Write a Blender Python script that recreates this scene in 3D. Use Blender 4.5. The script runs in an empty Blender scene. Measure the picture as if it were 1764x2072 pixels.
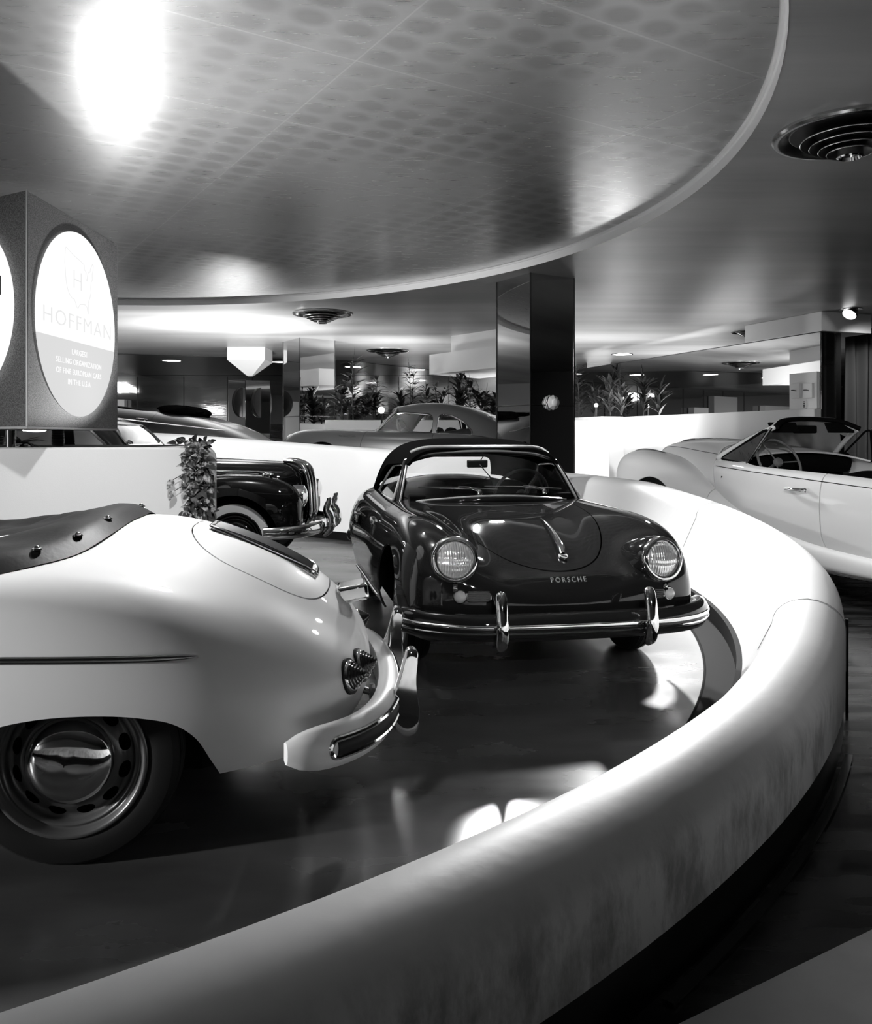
import bpy, bmesh, math, random
import numpy as np
from mathutils import Vector, Matrix
from mathutils.bvhtree import BVHTree

random.seed(7)
rng = np.random.default_rng(7)
scene = bpy.context.scene
COL = scene.collection
PI = math.pi

# ------------------------------------------------------------------ camera
EYE = 1.2
cam_data = bpy.data.cameras.new('camera')
cam = bpy.data.objects.new('camera', cam_data)
COL.objects.link(cam)
cam.location = (0, 0, EYE)
cam.rotation_euler = (PI / 2, 0, 0)
cam_data.sensor_fit = 'AUTO'
cam_data.sensor_width = 36
cam_data.lens = 1700 * 36 / 2072
cam_data.shift_y = (885 - 1036) / 2072
cam_data.clip_start = 0.05
scene.camera = cam

# ------------------------------------------------------------------ world, exposure
world = bpy.data.worlds.new('world')
scene.world = world
world.use_nodes = True
world.node_tree.nodes['Background'].inputs[0].default_value = (1, 1, 1, 1)
world.node_tree.nodes['Background'].inputs[1].default_value = 0.015
vs = scene.view_settings
vs.view_transform = 'Standard'
vs.look = 'None'
vs.gamma = 1
vs.use_curve_mapping = False
vs.exposure = 0.45

# ------------------------------------------------------------------ lights (photographer's floods, uplights behind the planters, added fill lamps)
def spot(name, loc, to, watts, deg=60, blend=0.5, r=0.08):
    l = bpy.data.lights.new(name, 'SPOT')
    l.energy = watts; l.spot_size = math.radians(deg); l.spot_blend = blend; l.shadow_soft_size = r
    o = bpy.data.objects.new(name, l); COL.objects.link(o)
    o.location = loc
    o.rotation_euler = (Vector(to) - Vector(loc)).to_track_quat('-Z', 'Y').to_euler()
    return o
def area(name, loc, to, watts, sx, sy=None):
    l = bpy.data.lights.new(name, 'AREA')
    l.energy = watts; l.shape = 'RECTANGLE'; l.size = sx; l.size_y = sy or sx
    o = bpy.data.objects.new(name, l); COL.objects.link(o)
    o.location = loc
    o.rotation_euler = (Vector(to) - Vector(loc)).to_track_quat('-Z', 'Y').to_euler()
    return o
# strong flood under the ceiling by the tall column, shining back along the ramp
spot('flood', (.75, 9.9, 3.05), (1.5, 4.7, 0.0), 1300, 46, 0.7, 0.2)
# photographer's flood at the far left, beside the white car
spot('flood', (-4.9, 0.9, 2.2), (-1.6, 4.6, 1.0), 380, 50, 0.8, 0.10)
# low flood at the far left, raking along the white car's side
spot('flood', (-5.0, 0.75, 1.1), (-1.1, 2.5, .95), 850, 34, 0.8, 0.12)
# added lamp over the white car, brightening its top
spot('flood', (-.7, 4.1, 3.15), (-1.4, 2.9, .8), 420, 46, 0.9, 0.15)
# narrow lamp making the pool of light on the planter
spot('flood', (-.9, 2.0, 3.1), (-2.05, 5.0, .75), 260, 30, 1.0, 0.08)
# added flood brightening the inner white wall and the cars behind it
spot('flood', (-4.2, 6.3, 3.05), (-1.2, 10.0, 0.7), 900, 80, 0.8, 0.15)
# uplights hidden on the planters and behind the cars
spot('uplight', (-1.88, 5.45, 1.16), (-1.8, 4.95, 3.2), 230, 150, 0.8, 0.06)
area('uplight', (-3.5, 14.6, 1.2), (-4.4, 15.4, 3.6), 260, 0.7)
area('uplight', (3.0, 17.0, 1.0), (3.0, 17.2, 4), 120, 1.8)
area('uplight', (5.8, 19.5, 1.4), (5.6, 19.5, 4), 90, 1.8)  # added behind the partition to brighten the ceiling over it
area('uplight', (-1.0, 17.5, 1.8), (-.5, 18.5, 4), 50, 0.8)
# flood on the white dado and the big convertible
spot('flood', (2.2, 11.6, 3.0), (3.6, 17.5, 0.7), 1300, 44, 0.8, 0.12)
spot('flood', (.9, 1.0, 3.1), (3.2, 7.6, 0.7), 480, 42, 0.8, 0.12)
# ceiling spotlight in front of the curtain
spot('flood', (6.3, 12.6, 3.0), (7.8, 14.6, 1.4), 120, 70, 0.8, 0.08)
# lamp over the pale floor at the right front
spot('flood', (3.1, 1.9, 3.0), (1.8, 2.0, 0), 34, 42, 0.9, 0.15)
# area lights added at far left and left front to lighten the mirror reflections
area('mirror_fill', (-12.5, 22.5, 3.15), (-12.5, 23, 0), 230, 2.0)
area('mirror_fill', (-16, -6.5, 3.15), (-16, -6.5, 0), 260, 1.5)
area('mirror_fill', (-13.5, 12, 3.15), (-14.5, 12, 0), 200, 2.0)
# floodlight on the floor behind the saloon, thrown up at the metal ceiling
spot('uplight', (-3.5, 9.25, 1.12), (-3.0, 8.2, 3.3), 62, 165, 0.8, 0.3)
# added flood over the dark car, whitening the inside of the curved parapet
spot('flood', (-1.5, 6.9, 3.1), (1.75, 4.5, .0), 500, 46, 0.8, 0.12)
spot('flood', (2.3, 8.7, 3.05), (1.25, 4.2, 0.0), 1100, 36, 0.8, 0.12)  # added lamp to brighten the ramp floor right of the dark car
# added lamp brightening the saloon's front and the whitewall tyre
spot('flood', (.2, 4.5, 3.1), (-1.6, 7.3, .5), 170, 40, 0.8, 0.10)
# two photographer's lamps beside the camera
spot('flood', (.45, -.6, 1.95), (.6, 4.0, .62), 60, 27, 0.6, 0.05)
spot('flood', (.85, -.6, 1.95), (.9, 4.0, .62), 60, 27, 0.6, 0.05)


# ------------------------------------------------------------------ mesh helpers
def bspl(n, m, deg=3):
    """clamped uniform cubic B-spline basis, m samples x n controls"""
    deg = min(deg, n - 1)
    kn = np.concatenate([np.zeros(deg), np.linspace(0, 1, n - deg + 1), np.ones(deg)])
    t = np.linspace(0, 1, m) if np.isscalar(m) else np.asarray(m, float)
    t = np.clip(t, 0, 1 - 1e-9)
    N = np.zeros((len(t), len(kn) - 1))
    for i in range(len(kn) - 1):
        N[:, i] = (t >= kn[i]) & (t < kn[i + 1])
    for d in range(1, deg + 1):
        M = np.zeros((len(t), len(kn) - 1 - d))
        for i in range(len(kn) - 1 - d):
            a = kn[i + d] - kn[i]; b = kn[i + d + 1] - kn[i + 1]
            v = 0
            if a > 0: v = v + (t - kn[i]) / a * N[:, i]
            if b > 0: v = v + (kn[i + d + 1] - t) / b * N[:, i + 1]
            M[:, i] = v
        N = M
    return N
def curve(pts, m=40, deg=3):
    p = np.asarray(pts, float)
    return bspl(len(p), m, deg) @ p
def interp(pts, m=40):
    """smooth curve THROUGH the points (Catmull-Rom, chordal-ish)"""
    p = np.asarray(pts, float); n = len(p)
    t = np.concatenate([[0], np.cumsum(np.linalg.norm(np.diff(p, axis=0), axis=1) ** 0.7)])
    tg = np.gradient(p, t, axis=0)
    q = np.linspace(0, t[-1], m)
    i = np.clip(np.searchsorted(t, q, side='right') - 1, 0, n - 2)
    h = (t[i + 1] - t[i])[:, None]; s = ((q - t[i])[:, None]) / h
    return (2*s**3 - 3*s**2 + 1) * p[i] + (s**3 - 2*s**2 + s) * h * tg[i] + (-2*s**3 + 3*s**2) * p[i+1] + (s**3 - s**2) * h * tg[i+1]
def surf(net, nu, nv):
    net = np.asarray(net, float)
    return np.einsum('ai,ijk,bj->abk', bspl(net.shape[0], nu), net, bspl(net.shape[1], nv))
def grid(P, closed_v=False):
    nu, nv = P.shape[:2]
    V = P.reshape(-1, 3)
    F = []
    for i in range(nu - 1):
        for j in range(nv if closed_v else nv - 1):
            k = (j + 1) % nv
            F.append((i*nv + j, i*nv + k, (i+1)*nv + k, (i+1)*nv + j))
    return V, F
def clip(V, F, val, keep_neg=True):
    """cut a mesh by a scalar given per vertex, keep the negative side"""
    V = np.asarray(V, float); val = np.asarray(val, float)
    if not keep_neg: val = -val
    val = np.where(np.abs(val) < 1e-7, 1e-7, val)
    newV = []; idx = {}; out = []
    def vid(key, co):
        if key not in idx:
            idx[key] = len(newV); newV.append(co)
        return idx[key]
    for f in F:
        s = [val[i] < 0 for i in f]
        if not any(s): continue
        poly = []
        n = len(f)
        for a in range(n):
            i, j = f[a], f[(a + 1) % n]
            if val[i] < 0: poly.append(vid(i, V[i]))
            if (val[i] < 0) != (val[j] < 0):
                k = (i, j) if i < j else (j, i)
                t = val[k[0]] / (val[k[0]] - val[k[1]])
                poly.append(vid(k, V[k[0]] + t * (V[k[1]] - V[k[0]])))
        if len(poly) >= 3: out.append(tuple(poly))
    return np.array(newV).reshape(-1, 3), out
def split(V, F, fun, gap=0.0025):
    """inside (fun<0) and outside pieces with a small gap between"""
    v = fun(V)
    return clip(V, F, v + gap), clip(V, F, gap - v)

class MB:
    """collects shapes for ONE mesh object"""
    def __init__(s): s.v = []; s.f = []; s.n = 0
    def add(s, V, F):
        V = np.asarray(V, float).reshape(-1, 3)
        s.v.append(V); s.f += [tuple(int(i) + s.n for i in f) for f in F]; s.n += len(V)
        return s
    def box(s, lo, hi, rz=0.0, at=(0, 0, 0)):
        x0, y0, z0 = lo; x1, y1, z1 = hi
        V = np.array([(x, y, z) for z in (z0, z1) for y in (y0, y1) for x in (x0, x1)], float)
        c, sn = math.cos(rz), math.sin(rz)
        V = np.c_[V[:, 0]*c - V[:, 1]*sn, V[:, 0]*sn + V[:, 1]*c, V[:, 2]] + np.array(at)
        return s.add(V, [(0,2,3,1), (4,5,7,6), (0,1,5,4), (2,6,7,3), (0,4,6,2), (1,3,7,5)])
    def tube(s, pts, r, n=8, closed=False, flat=None, cap=True, up=None):
        """sweep; r scalar or list; flat=(a,b) elliptic radii, a along 'up' direction"""
        P = np.asarray(pts, float); m = len(P)
        if closed: T = np.roll(P, -1, 0) - np.roll(P, 1, 0)
        else: T = np.gradient(P, axis=0)
        T = T / np.maximum(np.linalg.norm(T, axis=1, keepdims=True), 1e-12)
        u = np.array(up if up is not None else (0, 0, 1.0), float)
        if up is None and abs(T[0] @ u) > 0.95: u = np.array((1.0, 0, 0))
        R = np.full(m, r, float) if np.isscalar(r) else np.asarray(r, float)
        rings = []
        for i in range(m):
            if up is None or i == 0:
                nrm = u - (u @ T[i]) * T[i]
            else:
                nrm = np.array(up, float) - (np.array(up, float) @ T[i]) * T[i]
            nrm = nrm / max(np.linalg.norm(nrm), 1e-9)
            if up is None: u = nrm
            b = np.cross(T[i], nrm)
            a = np.linspace(0, 2*PI, n, endpoint=False)
            fa, fb = flat if flat else (1, 1)
            rings.append(P[i] + R[i] * (np.cos(a)[:, None]*nrm*fa + np.sin(a)[:, None]*b*fb))
        V = np.array(rings).reshape(-1, 3); F = []
        for i in range(m if closed else m - 1):
            k = (i + 1) % m
            for j in range(n):
                l = (j + 1) % n
                F.append((i*n + j, i*n + l, k*n + l, k*n + j))
        if cap and not closed:
            F.append(tuple(range(n - 1, -1, -1))); F.append(tuple((m-1)*n + j for j in range(n)))
        return s.add(V, F)
    def sweep(s, pts, prof, up=(0, 0, 1), closed_prof=True, cap=True):
        """sweep a 2-D profile [(out, up)] along pts; 'out' = T x up"""
        P = np.asarray(pts, float); m = len(P); U = np.array(up, float)
        T = np.gradient(P, axis=0); T /= np.linalg.norm(T, axis=1, keepdims=True)
        pr = np.asarray(prof, float); n = len(pr); V = []
        for i in range(m):
            o = np.cross(T[i], U); o /= max(np.linalg.norm(o), 1e-9); w = np.cross(o, T[i])
            sc = 1.0
            V.append(P[i] + pr[:, :1]*o*sc + pr[:, 1:]*w*sc)
        V = np.array(V); F = []
        for i in range(m - 1):
            for j in range(n if closed_prof else n - 1):
                l = (j + 1) % n
                F.append((i*n + j, i*n + l, (i+1)*n + l, (i+1)*n + j))
        if cap and closed_prof:
            F.append(tuple(range(n - 1, -1, -1))); F.append(tuple((m-1)*n + j for j in range(n)))
        return s.add(V.reshape(-1, 3), F)
    def lathe(s, prof, n=48, axis='z', at=(0, 0, 0), M=None, a0=0, a1=2*PI):
        """prof = [(radius, height)]"""
        full = abs(a1 - a0 - 2*PI) < 1e-6
        A = np.linspace(a0, a1, n, endpoint=not full)
        pr = np.asarray(prof, float)
        V = np.array([[(r*math.cos(a), r*math.sin(a), h) for a in A] for r, h in pr])
        V = V.reshape(-1, 3)
        if axis == 'x': V = V[:, [2, 0, 1]]
        if axis == 'y': V = V[:, [1, 2, 0]]
        if M is not None: V = V @ np.array(M.to_3x3()).T
        V = V + np.array(at, float)
        F = []
        m = len(pr)
        for i in range(m - 1):
            for j in range(n if full else n - 1):
                k = (j + 1) % n
                F.append((i*n + j, i*n + k, (i+1)*n + k, (i+1)*n + j))
        return s.add(V, F)
    def grid(s, P, closed_v=False):
        return s.add(*grid(np.asarray(P, float), closed_v))
    def ball(s, c, r, n=16, m=10, sc=(1, 1, 1)):
        pr = [(math.sin(t)*r, -math.cos(t)*r) for t in np.linspace(0.02, PI - 0.02, m)]
        k = MB().lathe(pr, n)
        return s.add(k.v[0]*np.array(sc) + np.array(c), k.f)
    def prism(s, poly, z0, z1):
        n = len(poly)
        V = [(x, y, z0) for x, y in poly] + [(x, y, z1) for x, y in poly]
        F = [tuple(range(n - 1, -1, -1)), tuple(range(n, 2*n))] + [(i, (i+1) % n, n + (i+1) % n, n + i) for i in range(n)]
        return s.add(V, F)
    def xf(s, M):
        A = np.array(M)
        s.v = [v @ A[:3, :3].T + A[:3, 3] for v in s.v]
        return s
    def build(s, name, m, parent=None, smooth=True, ang=40, solid=0, off=-1, bevel=0, fix=True):
        me = bpy.data.meshes.new(name)
        V = np.concatenate(s.v) if s.v else np.zeros((0, 3))
        if solid and not fix and len(V):      # make the shell grow inwards: faces must look outwards
            c = V.mean(0) - np.array((0, 0, .25)); q = 0.0
            for f in s.f[::7]:
                p = V[list(f)]; q += np.cross(p[1] - p[0], p[2] - p[0]) @ (p.mean(0) - c)
            if q < 0: s.f = [f[::-1] for f in s.f]
        me.from_pydata(V.tolist(), [], s.f)
        me.update()
        if fix:
            bm = bmesh.new(); bm.from_mesh(me)
            bmesh.ops.remove_doubles(bm, verts=bm.verts, dist=1e-5)
            bmesh.ops.recalc_face_normals(bm, faces=bm.faces)
            bm.to_mesh(me); bm.free()
        if smooth:
            me.shade_smooth(); me.set_sharp_from_angle(angle=math.radians(ang))
        me.materials.append(m)
        o = bpy.data.objects.new(name, me); COL.objects.link(o)
        if parent is not None: o.parent = parent
        if solid:
            md = o.modifiers.new('solid', 'SOLIDIFY'); md.thickness = solid; md.offset = off
            es = o.modifiers.new('split', 'EDGE_SPLIT'); es.split_angle = math.radians(50)
        if bevel:
            md = o.modifiers.new('bevel', 'BEVEL'); md.width = bevel; md.segments = 3; md.limit_method = 'ANGLE'; md.angle_limit = math.radians(50)
        return o

def tag(o, label=None, cat=None, group=None, kind=None):
    if label: o['label'] = label
    if cat: o['category'] = cat
    if group: o['group'] = group
    if kind: o['kind'] = kind
    return o
def empty(name, loc=(0, 0, 0), rz=0.0, label=None, cat=None, group=None):
    o = bpy.data.objects.new(name, None); COL.objects.link(o)
    o.empty_display_size = 0.1
    o.location = loc; o.rotation_euler = (0, 0, rz)
    return tag(o, label, cat, group)
def structure(o): o['kind'] = 'structure'; return o
def copy_tree(o, parent=None):
    c = o.copy(); COL.objects.link(c)
    if parent is not None:
        c.parent = parent
        c.matrix_parent_inverse = o.matrix_parent_inverse.copy()
    for ch in list(o.children): copy_tree(ch, c)
    return c
def px(x, y, d):
    """photo measurement -> place in the room at depth d"""
    return ((x - 882) * d / 1700, d, EYE + (885 - y) * d / 1700)
def text_mesh(body, size, width=None, extrude=0.002, space=1.0, align='CENTER', offset=0.0):
    cu = bpy.data.curves.new('lettering', 'FONT')
    cu.body = body; cu.size = size; cu.extrude = extrude; cu.align_x = align; cu.space_character = space; cu.offset = offset
    cu.resolution_u = 3
    ob = bpy.data.objects.new('lettering', cu); COL.objects.link(ob)
    dg = bpy.context.evaluated_depsgraph_get(); dg.update()
    me = bpy.data.meshes.new_from_object(ob.evaluated_get(dg))
    V = np.array([v.co[:] for v in me.vertices]); F = [tuple(p.vertices) for p in me.polygons]
    bpy.data.objects.remove(ob); bpy.data.curves.remove(cu); bpy.data.meshes.remove(me)
    if width:
        w = V[:, 0].max() - V[:, 0].min()
        V[:, 0] *= width / w
    return V, F

# ------------------------------------------------------------------ materials (all neutral: a black-and-white photograph)
MATS = {}
def mat(name, v=0.5, rough=0.5, metal=0.0, coat=0.0, spec=0.5, emit=0.0, coat_rough=0.03):
    m = bpy.data.materials.new(name); m.use_nodes = True
    b = m.node_tree.nodes['Principled BSDF']
    b.inputs['Base Color'].default_value = (v, v, v, 1)
    b.inputs['Roughness'].default_value = rough
    b.inputs['Metallic'].default_value = metal
    b.inputs['Coat Weight'].default_value = coat
    b.inputs['Coat Roughness'].default_value = coat_rough
    b.inputs['Specular IOR Level'].default_value = spec
    if emit:
        b.inputs['Emission Color'].default_value = (1, 1, 1, 1)
        b.inputs['Emission Strength'].default_value = emit
    MATS[name] = m
    return m
def nodes(m): return m.node_tree.nodes, m.node_tree.links, m.node_tree.nodes['Principled BSDF']
def noise_color(m, scale, lo, hi, p0=0.35, p1=0.65, stretch=(1, 1, 1), detail=4, rot=0.0, rough=None):
    n, l, b = nodes(m)
    tc = n.new('ShaderNodeTexCoord'); mp = n.new('ShaderNodeMapping'); nz = n.new('ShaderNodeTexNoise'); cr = n.new('ShaderNodeValToRGB')
    mp.inputs['Scale'].default_value = stretch; mp.inputs['Rotation'].default_value[2] = rot
    nz.inputs['Scale'].default_value = scale; nz.inputs['Detail'].default_value = detail
    cr.color_ramp.elements[0].position = p0; cr.color_ramp.elements[0].color = (lo, lo, lo, 1)
    cr.color_ramp.elements[1].position = p1; cr.color_ramp.elements[1].color = (hi, hi, hi, 1)
    l.new(tc.outputs['Object'], mp.inputs['Vector']); l.new(mp.outputs[0], nz.inputs['Vector'])
    l.new(nz.outputs['Fac'], cr.inputs[0]); l.new(cr.outputs[0], b.inputs['Base Color'])
    if rough:
        r2 = n.new('ShaderNodeMapRange'); r2.inputs['From Min'].default_value = 0.3; r2.inputs['From Max'].default_value = 0.7
        r2.inputs['To Min'].default_value = rough[0]; r2.inputs['To Max'].default_value = rough[1]
        l.new(nz.outputs['Fac'], r2.inputs[0]); l.new(r2.outputs[0], b.inputs['Roughness'])
    return nz, mp
def bump(m, scale, strength, dist=0.01, stretch=(1, 1, 1), detail=3, rot=0.0):
    n, l, b = nodes(m)
    tc = n.new('ShaderNodeTexCoord'); mp = n.new('ShaderNodeMapping'); nz = n.new('ShaderNodeTexNoise'); bp = n.new('ShaderNodeBump')
    mp.inputs['Scale'].default_value = stretch; mp.inputs['Rotation'].default_value[2] = rot
    nz.inputs['Scale'].default_value = scale; nz.inputs['Detail'].default_value = detail
    bp.inputs['Strength'].default_value = strength; bp.inputs['Distance'].default_value = dist
    l.new(tc.outputs['Object'], mp.inputs['Vector']); l.new(mp.outputs[0], nz.inputs['Vector'])
    l.new(nz.outputs['Fac'], bp.inputs['Height']); l.new(bp.outputs[0], b.inputs['Normal'])

mat('letter_metal', 0.8, 0.4, metal=0.5)
mat('bright_trim', 0.8, 0.25, metal=0.6)
mat('dark_paint', 0.018, 0.4, coat=1.0, spec=0.0)
mat('white_paint', 0.78, 0.45, coat=0.3, spec=0.2)
mat('cream_paint', 0.72, 0.45, coat=0.5, spec=0.2)
mat('grey_paint', 0.11, 0.3, metal=0.3, coat=1.0, coat_rough=0.08)
mat('black_paint', 0.004, 0.4, coat=1.0, spec=0.0)
mat('chrome', 0.88, 0.06, metal=1.0)
mat('satin_chrome', 0.7, 0.2, metal=1.0)
mat('dark_chrome', 0.35, 0.15, metal=1.0)
mat('rubber', 0.006, 0.6, spec=0.3)
mat('whitewall', 0.75, 0.6)
mat('dark_cloth', 0.005, 1.0, spec=0.0)
mat('leather', 0.004, 0.5, spec=0.25); bump(MATS['leather'], 60, 0.15, 0.004)
mat('interior_black', 0.003, 0.85, spec=0.08)
mat('interior_grey', 0.15, 0.6)
mat('rim_grey', 0.12, 0.3, metal=0.4, coat=0.6)
mat('slot_black', 0.003, 0.9, spec=0.1)
mat('lamp_white', 0.7, 0.15, coat=0.6)
mat('lamp_dark', 0.03, 0.12, coat=1.0)
mat('grille_dark', 0.03, 0.4)
mat('reflector', 0.9, 0.22, metal=1.0)
def glass(name, alpha_tint=1.0, rough=0.0, fac=0.12):
    m = bpy.data.materials.new(name); m.use_nodes = True
    n, l = m.node_tree.nodes, m.node_tree.links
    n.remove(n['Principled BSDF'])
    tr = n.new('ShaderNodeBsdfTransparent'); gl = n.new('ShaderNodeBsdfGlossy'); mx = n.new('ShaderNodeMixShader'); fr = n.new('ShaderNodeFresnel')
    tr.inputs[0].default_value = (alpha_tint,)*3 + (1,)
    gl.inputs['Roughness'].default_value = rough
    fr.inputs[0].default_value = 1.5
    l.new(fr.outputs[0], mx.inputs[0]); l.new(tr.outputs[0], mx.inputs[1]); l.new(gl.outputs[0], mx.inputs[2])
    l.new(mx.outputs[0], n['Material Output'].inputs[0])
    MATS[name] = m
    return m
glass('glass', 0.93)
M = MATS

# ================================================================== SETTING
CX, CY = -3.9, 6.24            # centre of the round ramp
def pol(r, deg, z=0.0):
    a = math.radians(deg); return (CX + r*math.cos(a), CY + r*math.sin(a), z)
CEIL = 3.2

# ---- materials of the room
m = mat('ramp_floor', 0.1, 0.16, spec=0.6)
noise_color(m, 0.9, 0.055, 0.13, 0.35, 0.7, stretch=(1, 2.2, 1), detail=8, rough=(0.17, 0.32))
m = mat('tile_floor', 0.02, 0.3)
nz, mp = noise_color(m, 1.6, 0.008, 0.03, 0.4, 0.75, stretch=(1, 5, 1), detail=8, rot=0.6, rough=(0.12, 0.4))
m = mat('pale_floor', 0.55, 0.5); noise_color(m, 5, 0.5, 0.6, 0.3, 0.7, detail=6)
m = mat('plaster', 0.75, 0.45); bump(m, 25, 0.08, 0.01)
m = mat('plaster_glossy', 0.72, 0.3, coat=0.3, coat_rough=0.25); bump(m, 90, 0.2, 0.004)
m = mat('rim_black', 0.005, 0.3, spec=0.3)
mat('base_matte', 0.006, 0.8, spec=0.08)
m = mat('ceiling_paint', 0.5, 0.38); 
noise_color(m, 0.5, 0.22, 0.42, 0.3, 0.7, stretch=(0.35, 2.2, 1), detail=7, rot=0.25)
bump(m, 3.0, 0.12, 0.03, stretch=(0.3, 2.5, 1), detail=6, rot=0.2)
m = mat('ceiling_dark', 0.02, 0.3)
m = mat('fascia', 0.88, 0.35)
mat('mirror', 0.72, 0.015, metal=1.0)
m = mat('mirror_dim', 0.42, 0.05, metal=1.0); bump(m, 2.5, 0.03, 0.02, stretch=(1, 1, 6))
mat('wall_dark', 0.03, 0.6)
mat('wall_mid', 0.4, 0.6)
m = mat('curtain', 0.09, 0.8, spec=0.2)

# white parapet, scuffed and smudged on its outer face near the right end
m = mat('parapet_plaster', 0.78, 0.5)
n, l, b = nodes(m)
tc = n.new('ShaderNodeTexCoord'); sx = n.new('ShaderNodeSeparateXYZ'); l.new(tc.outputs['Object'], sx.inputs[0])
mp = n.new('ShaderNodeMapping'); mp.inputs['Scale'].default_value = (3.2, 3.2, 1.4); l.new(tc.outputs['Object'], mp.inputs[0])
nz = n.new('ShaderNodeTexNoise'); nz.inputs['Scale'].default_value = 2.6; nz.inputs['Detail'].default_value = 9; nz.inputs['Roughness'].default_value = 0.7
l.new(mp.outputs[0], nz.inputs['Vector'])
mz = n.new('ShaderNodeMapRange'); mz.inputs['From Min'].default_value = 0.37; mz.inputs['From Max'].default_value = 0.27; l.new(sx.outputs['Z'], mz.inputs[0])
my = n.new('ShaderNodeMapRange'); my.inputs['From Min'].default_value = 3.35; my.inputs['From Max'].default_value = 2.8; l.new(sx.outputs['Y'], my.inputs[0])
mu = n.new('ShaderNodeMath'); mu.operation = 'MULTIPLY'; l.new(mz.outputs[0], mu.inputs[0]); l.new(my.outputs[0], mu.inputs[1])
th = n.new('ShaderNodeMapRange'); th.inputs['From Min'].default_value = 0.42; th.inputs['From Max'].default_value = 0.62; l.new(nz.outputs['Fac'], th.inputs[0])
m2 = n.new('ShaderNodeMath'); m2.operation = 'MULTIPLY'; l.new(mu.outputs[0], m2.inputs[0]); l.new(th.outputs[0], m2.inputs[1])
mx = n.new('ShaderNodeMix'); mx.data_type = 'RGBA'
mx.inputs[6].default_value = (0.78,)*3 + (1,); mx.inputs[7].default_value = (0.34,)*3 + (1,)
l.new(m2.outputs[0], mx.inputs[0]); l.new(mx.outputs[2], b.inputs['Base Color'])
bump(m, 18, 0.1, 0.01)

# metal-leaf disc of the ceiling: soft dark pads in a grid, seams, brushed grain
m = mat('metal_leaf', 0.3, 0.3, metal=0.85)
n, l, b = nodes(m)
tc = n.new('ShaderNodeTexCoord'); mp = n.new('ShaderNodeMapping'); mp.inputs['Rotation'].default_value[2] = math.radians(58)
l.new(tc.outputs['Object'], mp.inputs[0])
def frac_dist(src, idx, period):
    s = n.new('ShaderNodeSeparateXYZ'); l.new(src, s.inputs[0])
    d = n.new('ShaderNodeMath'); d.operation = 'DIVIDE'; l.new(s.outputs[idx], d.inputs[0]); d.inputs[1].default_value = period
    fr = n.new('ShaderNodeMath'); fr.operation = 'FRACT'; l.new(d.outputs[0], fr.inputs[0])
    sb = n.new('ShaderNodeMath'); sb.operation = 'SUBTRACT'; l.new(fr.outputs[0], sb.inputs[0]); sb.inputs[1].default_value = 0.5
    ab = n.new('ShaderNodeMath'); ab.operation = 'ABSOLUTE'; l.new(sb.outputs[0], ab.inputs[0])
    return ab.outputs[0]
ax = frac_dist(mp.outputs[0], 0, 0.21); ay = frac_dist(mp.outputs[0], 1, 0.26)
def mth(op, a, bb):
    k = n.new('ShaderNodeMath'); k.operation = op
    for i, s in enumerate((a, bb)):
        if hasattr(s, 'links'): l.new(s, k.inputs[i])
        elif s is not None: k.inputs[i].default_value = s
    return k.outputs[0]
rad = mth('SQRT', mth('ADD', mth('MULTIPLY', ax, ax), mth('MULTIPLY', ay, ay)), None)
pad = n.new('ShaderNodeMapRange'); pad.inputs['From Min'].default_value = 0.25; pad.inputs['From Max'].default_value = 0.48; l.new(rad, pad.inputs[0])
big = n.new('ShaderNodeTexNoise'); big.inputs['Scale'].default_value = 0.55; l.new(tc.outputs['Object'], big.inputs['Vector'])
bigr = n.new('ShaderNodeMapRange'); bigr.inputs['From Min'].default_value = 0.42; bigr.inputs['From Max'].default_value = 0.6; l.new(big.outputs['Fac'], bigr.inputs[0])
padv = mth('ADD', mth('MULTIPLY', mth('SUBTRACT', pad.outputs[0], 1.0), mth('MULTIPLY', bigr.outputs[0], 0.15)), 0.62)
sxm = frac_dist(mp.outputs[0], 0, 1.05); sym = frac_dist(mp.outputs[0], 1, 2.1)
seam = mth('MULTIPLY', mth('ADD', mth('GREATER_THAN', sxm, 0.494), mth('GREATER_THAN', sym, 0.4975)), 0.11)
gmp = n.new('ShaderNodeMapping'); gmp.inputs['Scale'].default_value = (1, 12, 1); gmp.inputs['Rotation'].default_value[2] = math.radians(-12); l.new(tc.outputs['Object'], gmp.inputs[0])
gr = n.new('ShaderNodeTexNoise'); gr.inputs['Scale'].default_value = 5.0; gr.inputs['Detail'].default_value = 5; l.new(gmp.outputs[0], gr.inputs['Vector'])
val = mth('ADD', mth('ADD', padv, seam), mth('MULTIPLY', mth('SUBTRACT', gr.outputs['Fac'], 0.5), 0.06))
cc = n.new('ShaderNodeCombineColor')
for i in range(3): l.new(val, cc.inputs[i])
l.new(cc.outputs[0], b.inputs['Base Color'])
rr = mth('ADD', mth('MULTIPLY', gr.outputs['Fac'], 0.04), 0.26); l.new(rr, b.inputs['Roughness'])

# ---- floors
fl = MB(); fl.lathe([(0.01, 0.004), (6.08, 0.004)], 96, at=(CX, CY, 0))
structure(fl.build('floor', M['ramp_floor'], smooth=False))
fo = MB(); fo.box((-18, -9, -0.12), (16, 30, -0.001))
structure(fo.build('floor', M['tile_floor'], smooth=False))
pf = MB(); e0 = np.array((1.06, 2.04)); e1 = np.array((0.51, 1.72)); dv = (e0 - e1) / np.linalg.norm(e0 - e1); nv = np.array((dv[1], -dv[0]))
A = e1 - dv*4; B = e0 + dv*9
pf.prism([tuple(A), tuple(A + nv*6), tuple(B + nv*6), tuple(B)], 0.0, 0.006)
structure(pf.build('floor', M['pale_floor'], smooth=False))

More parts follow.
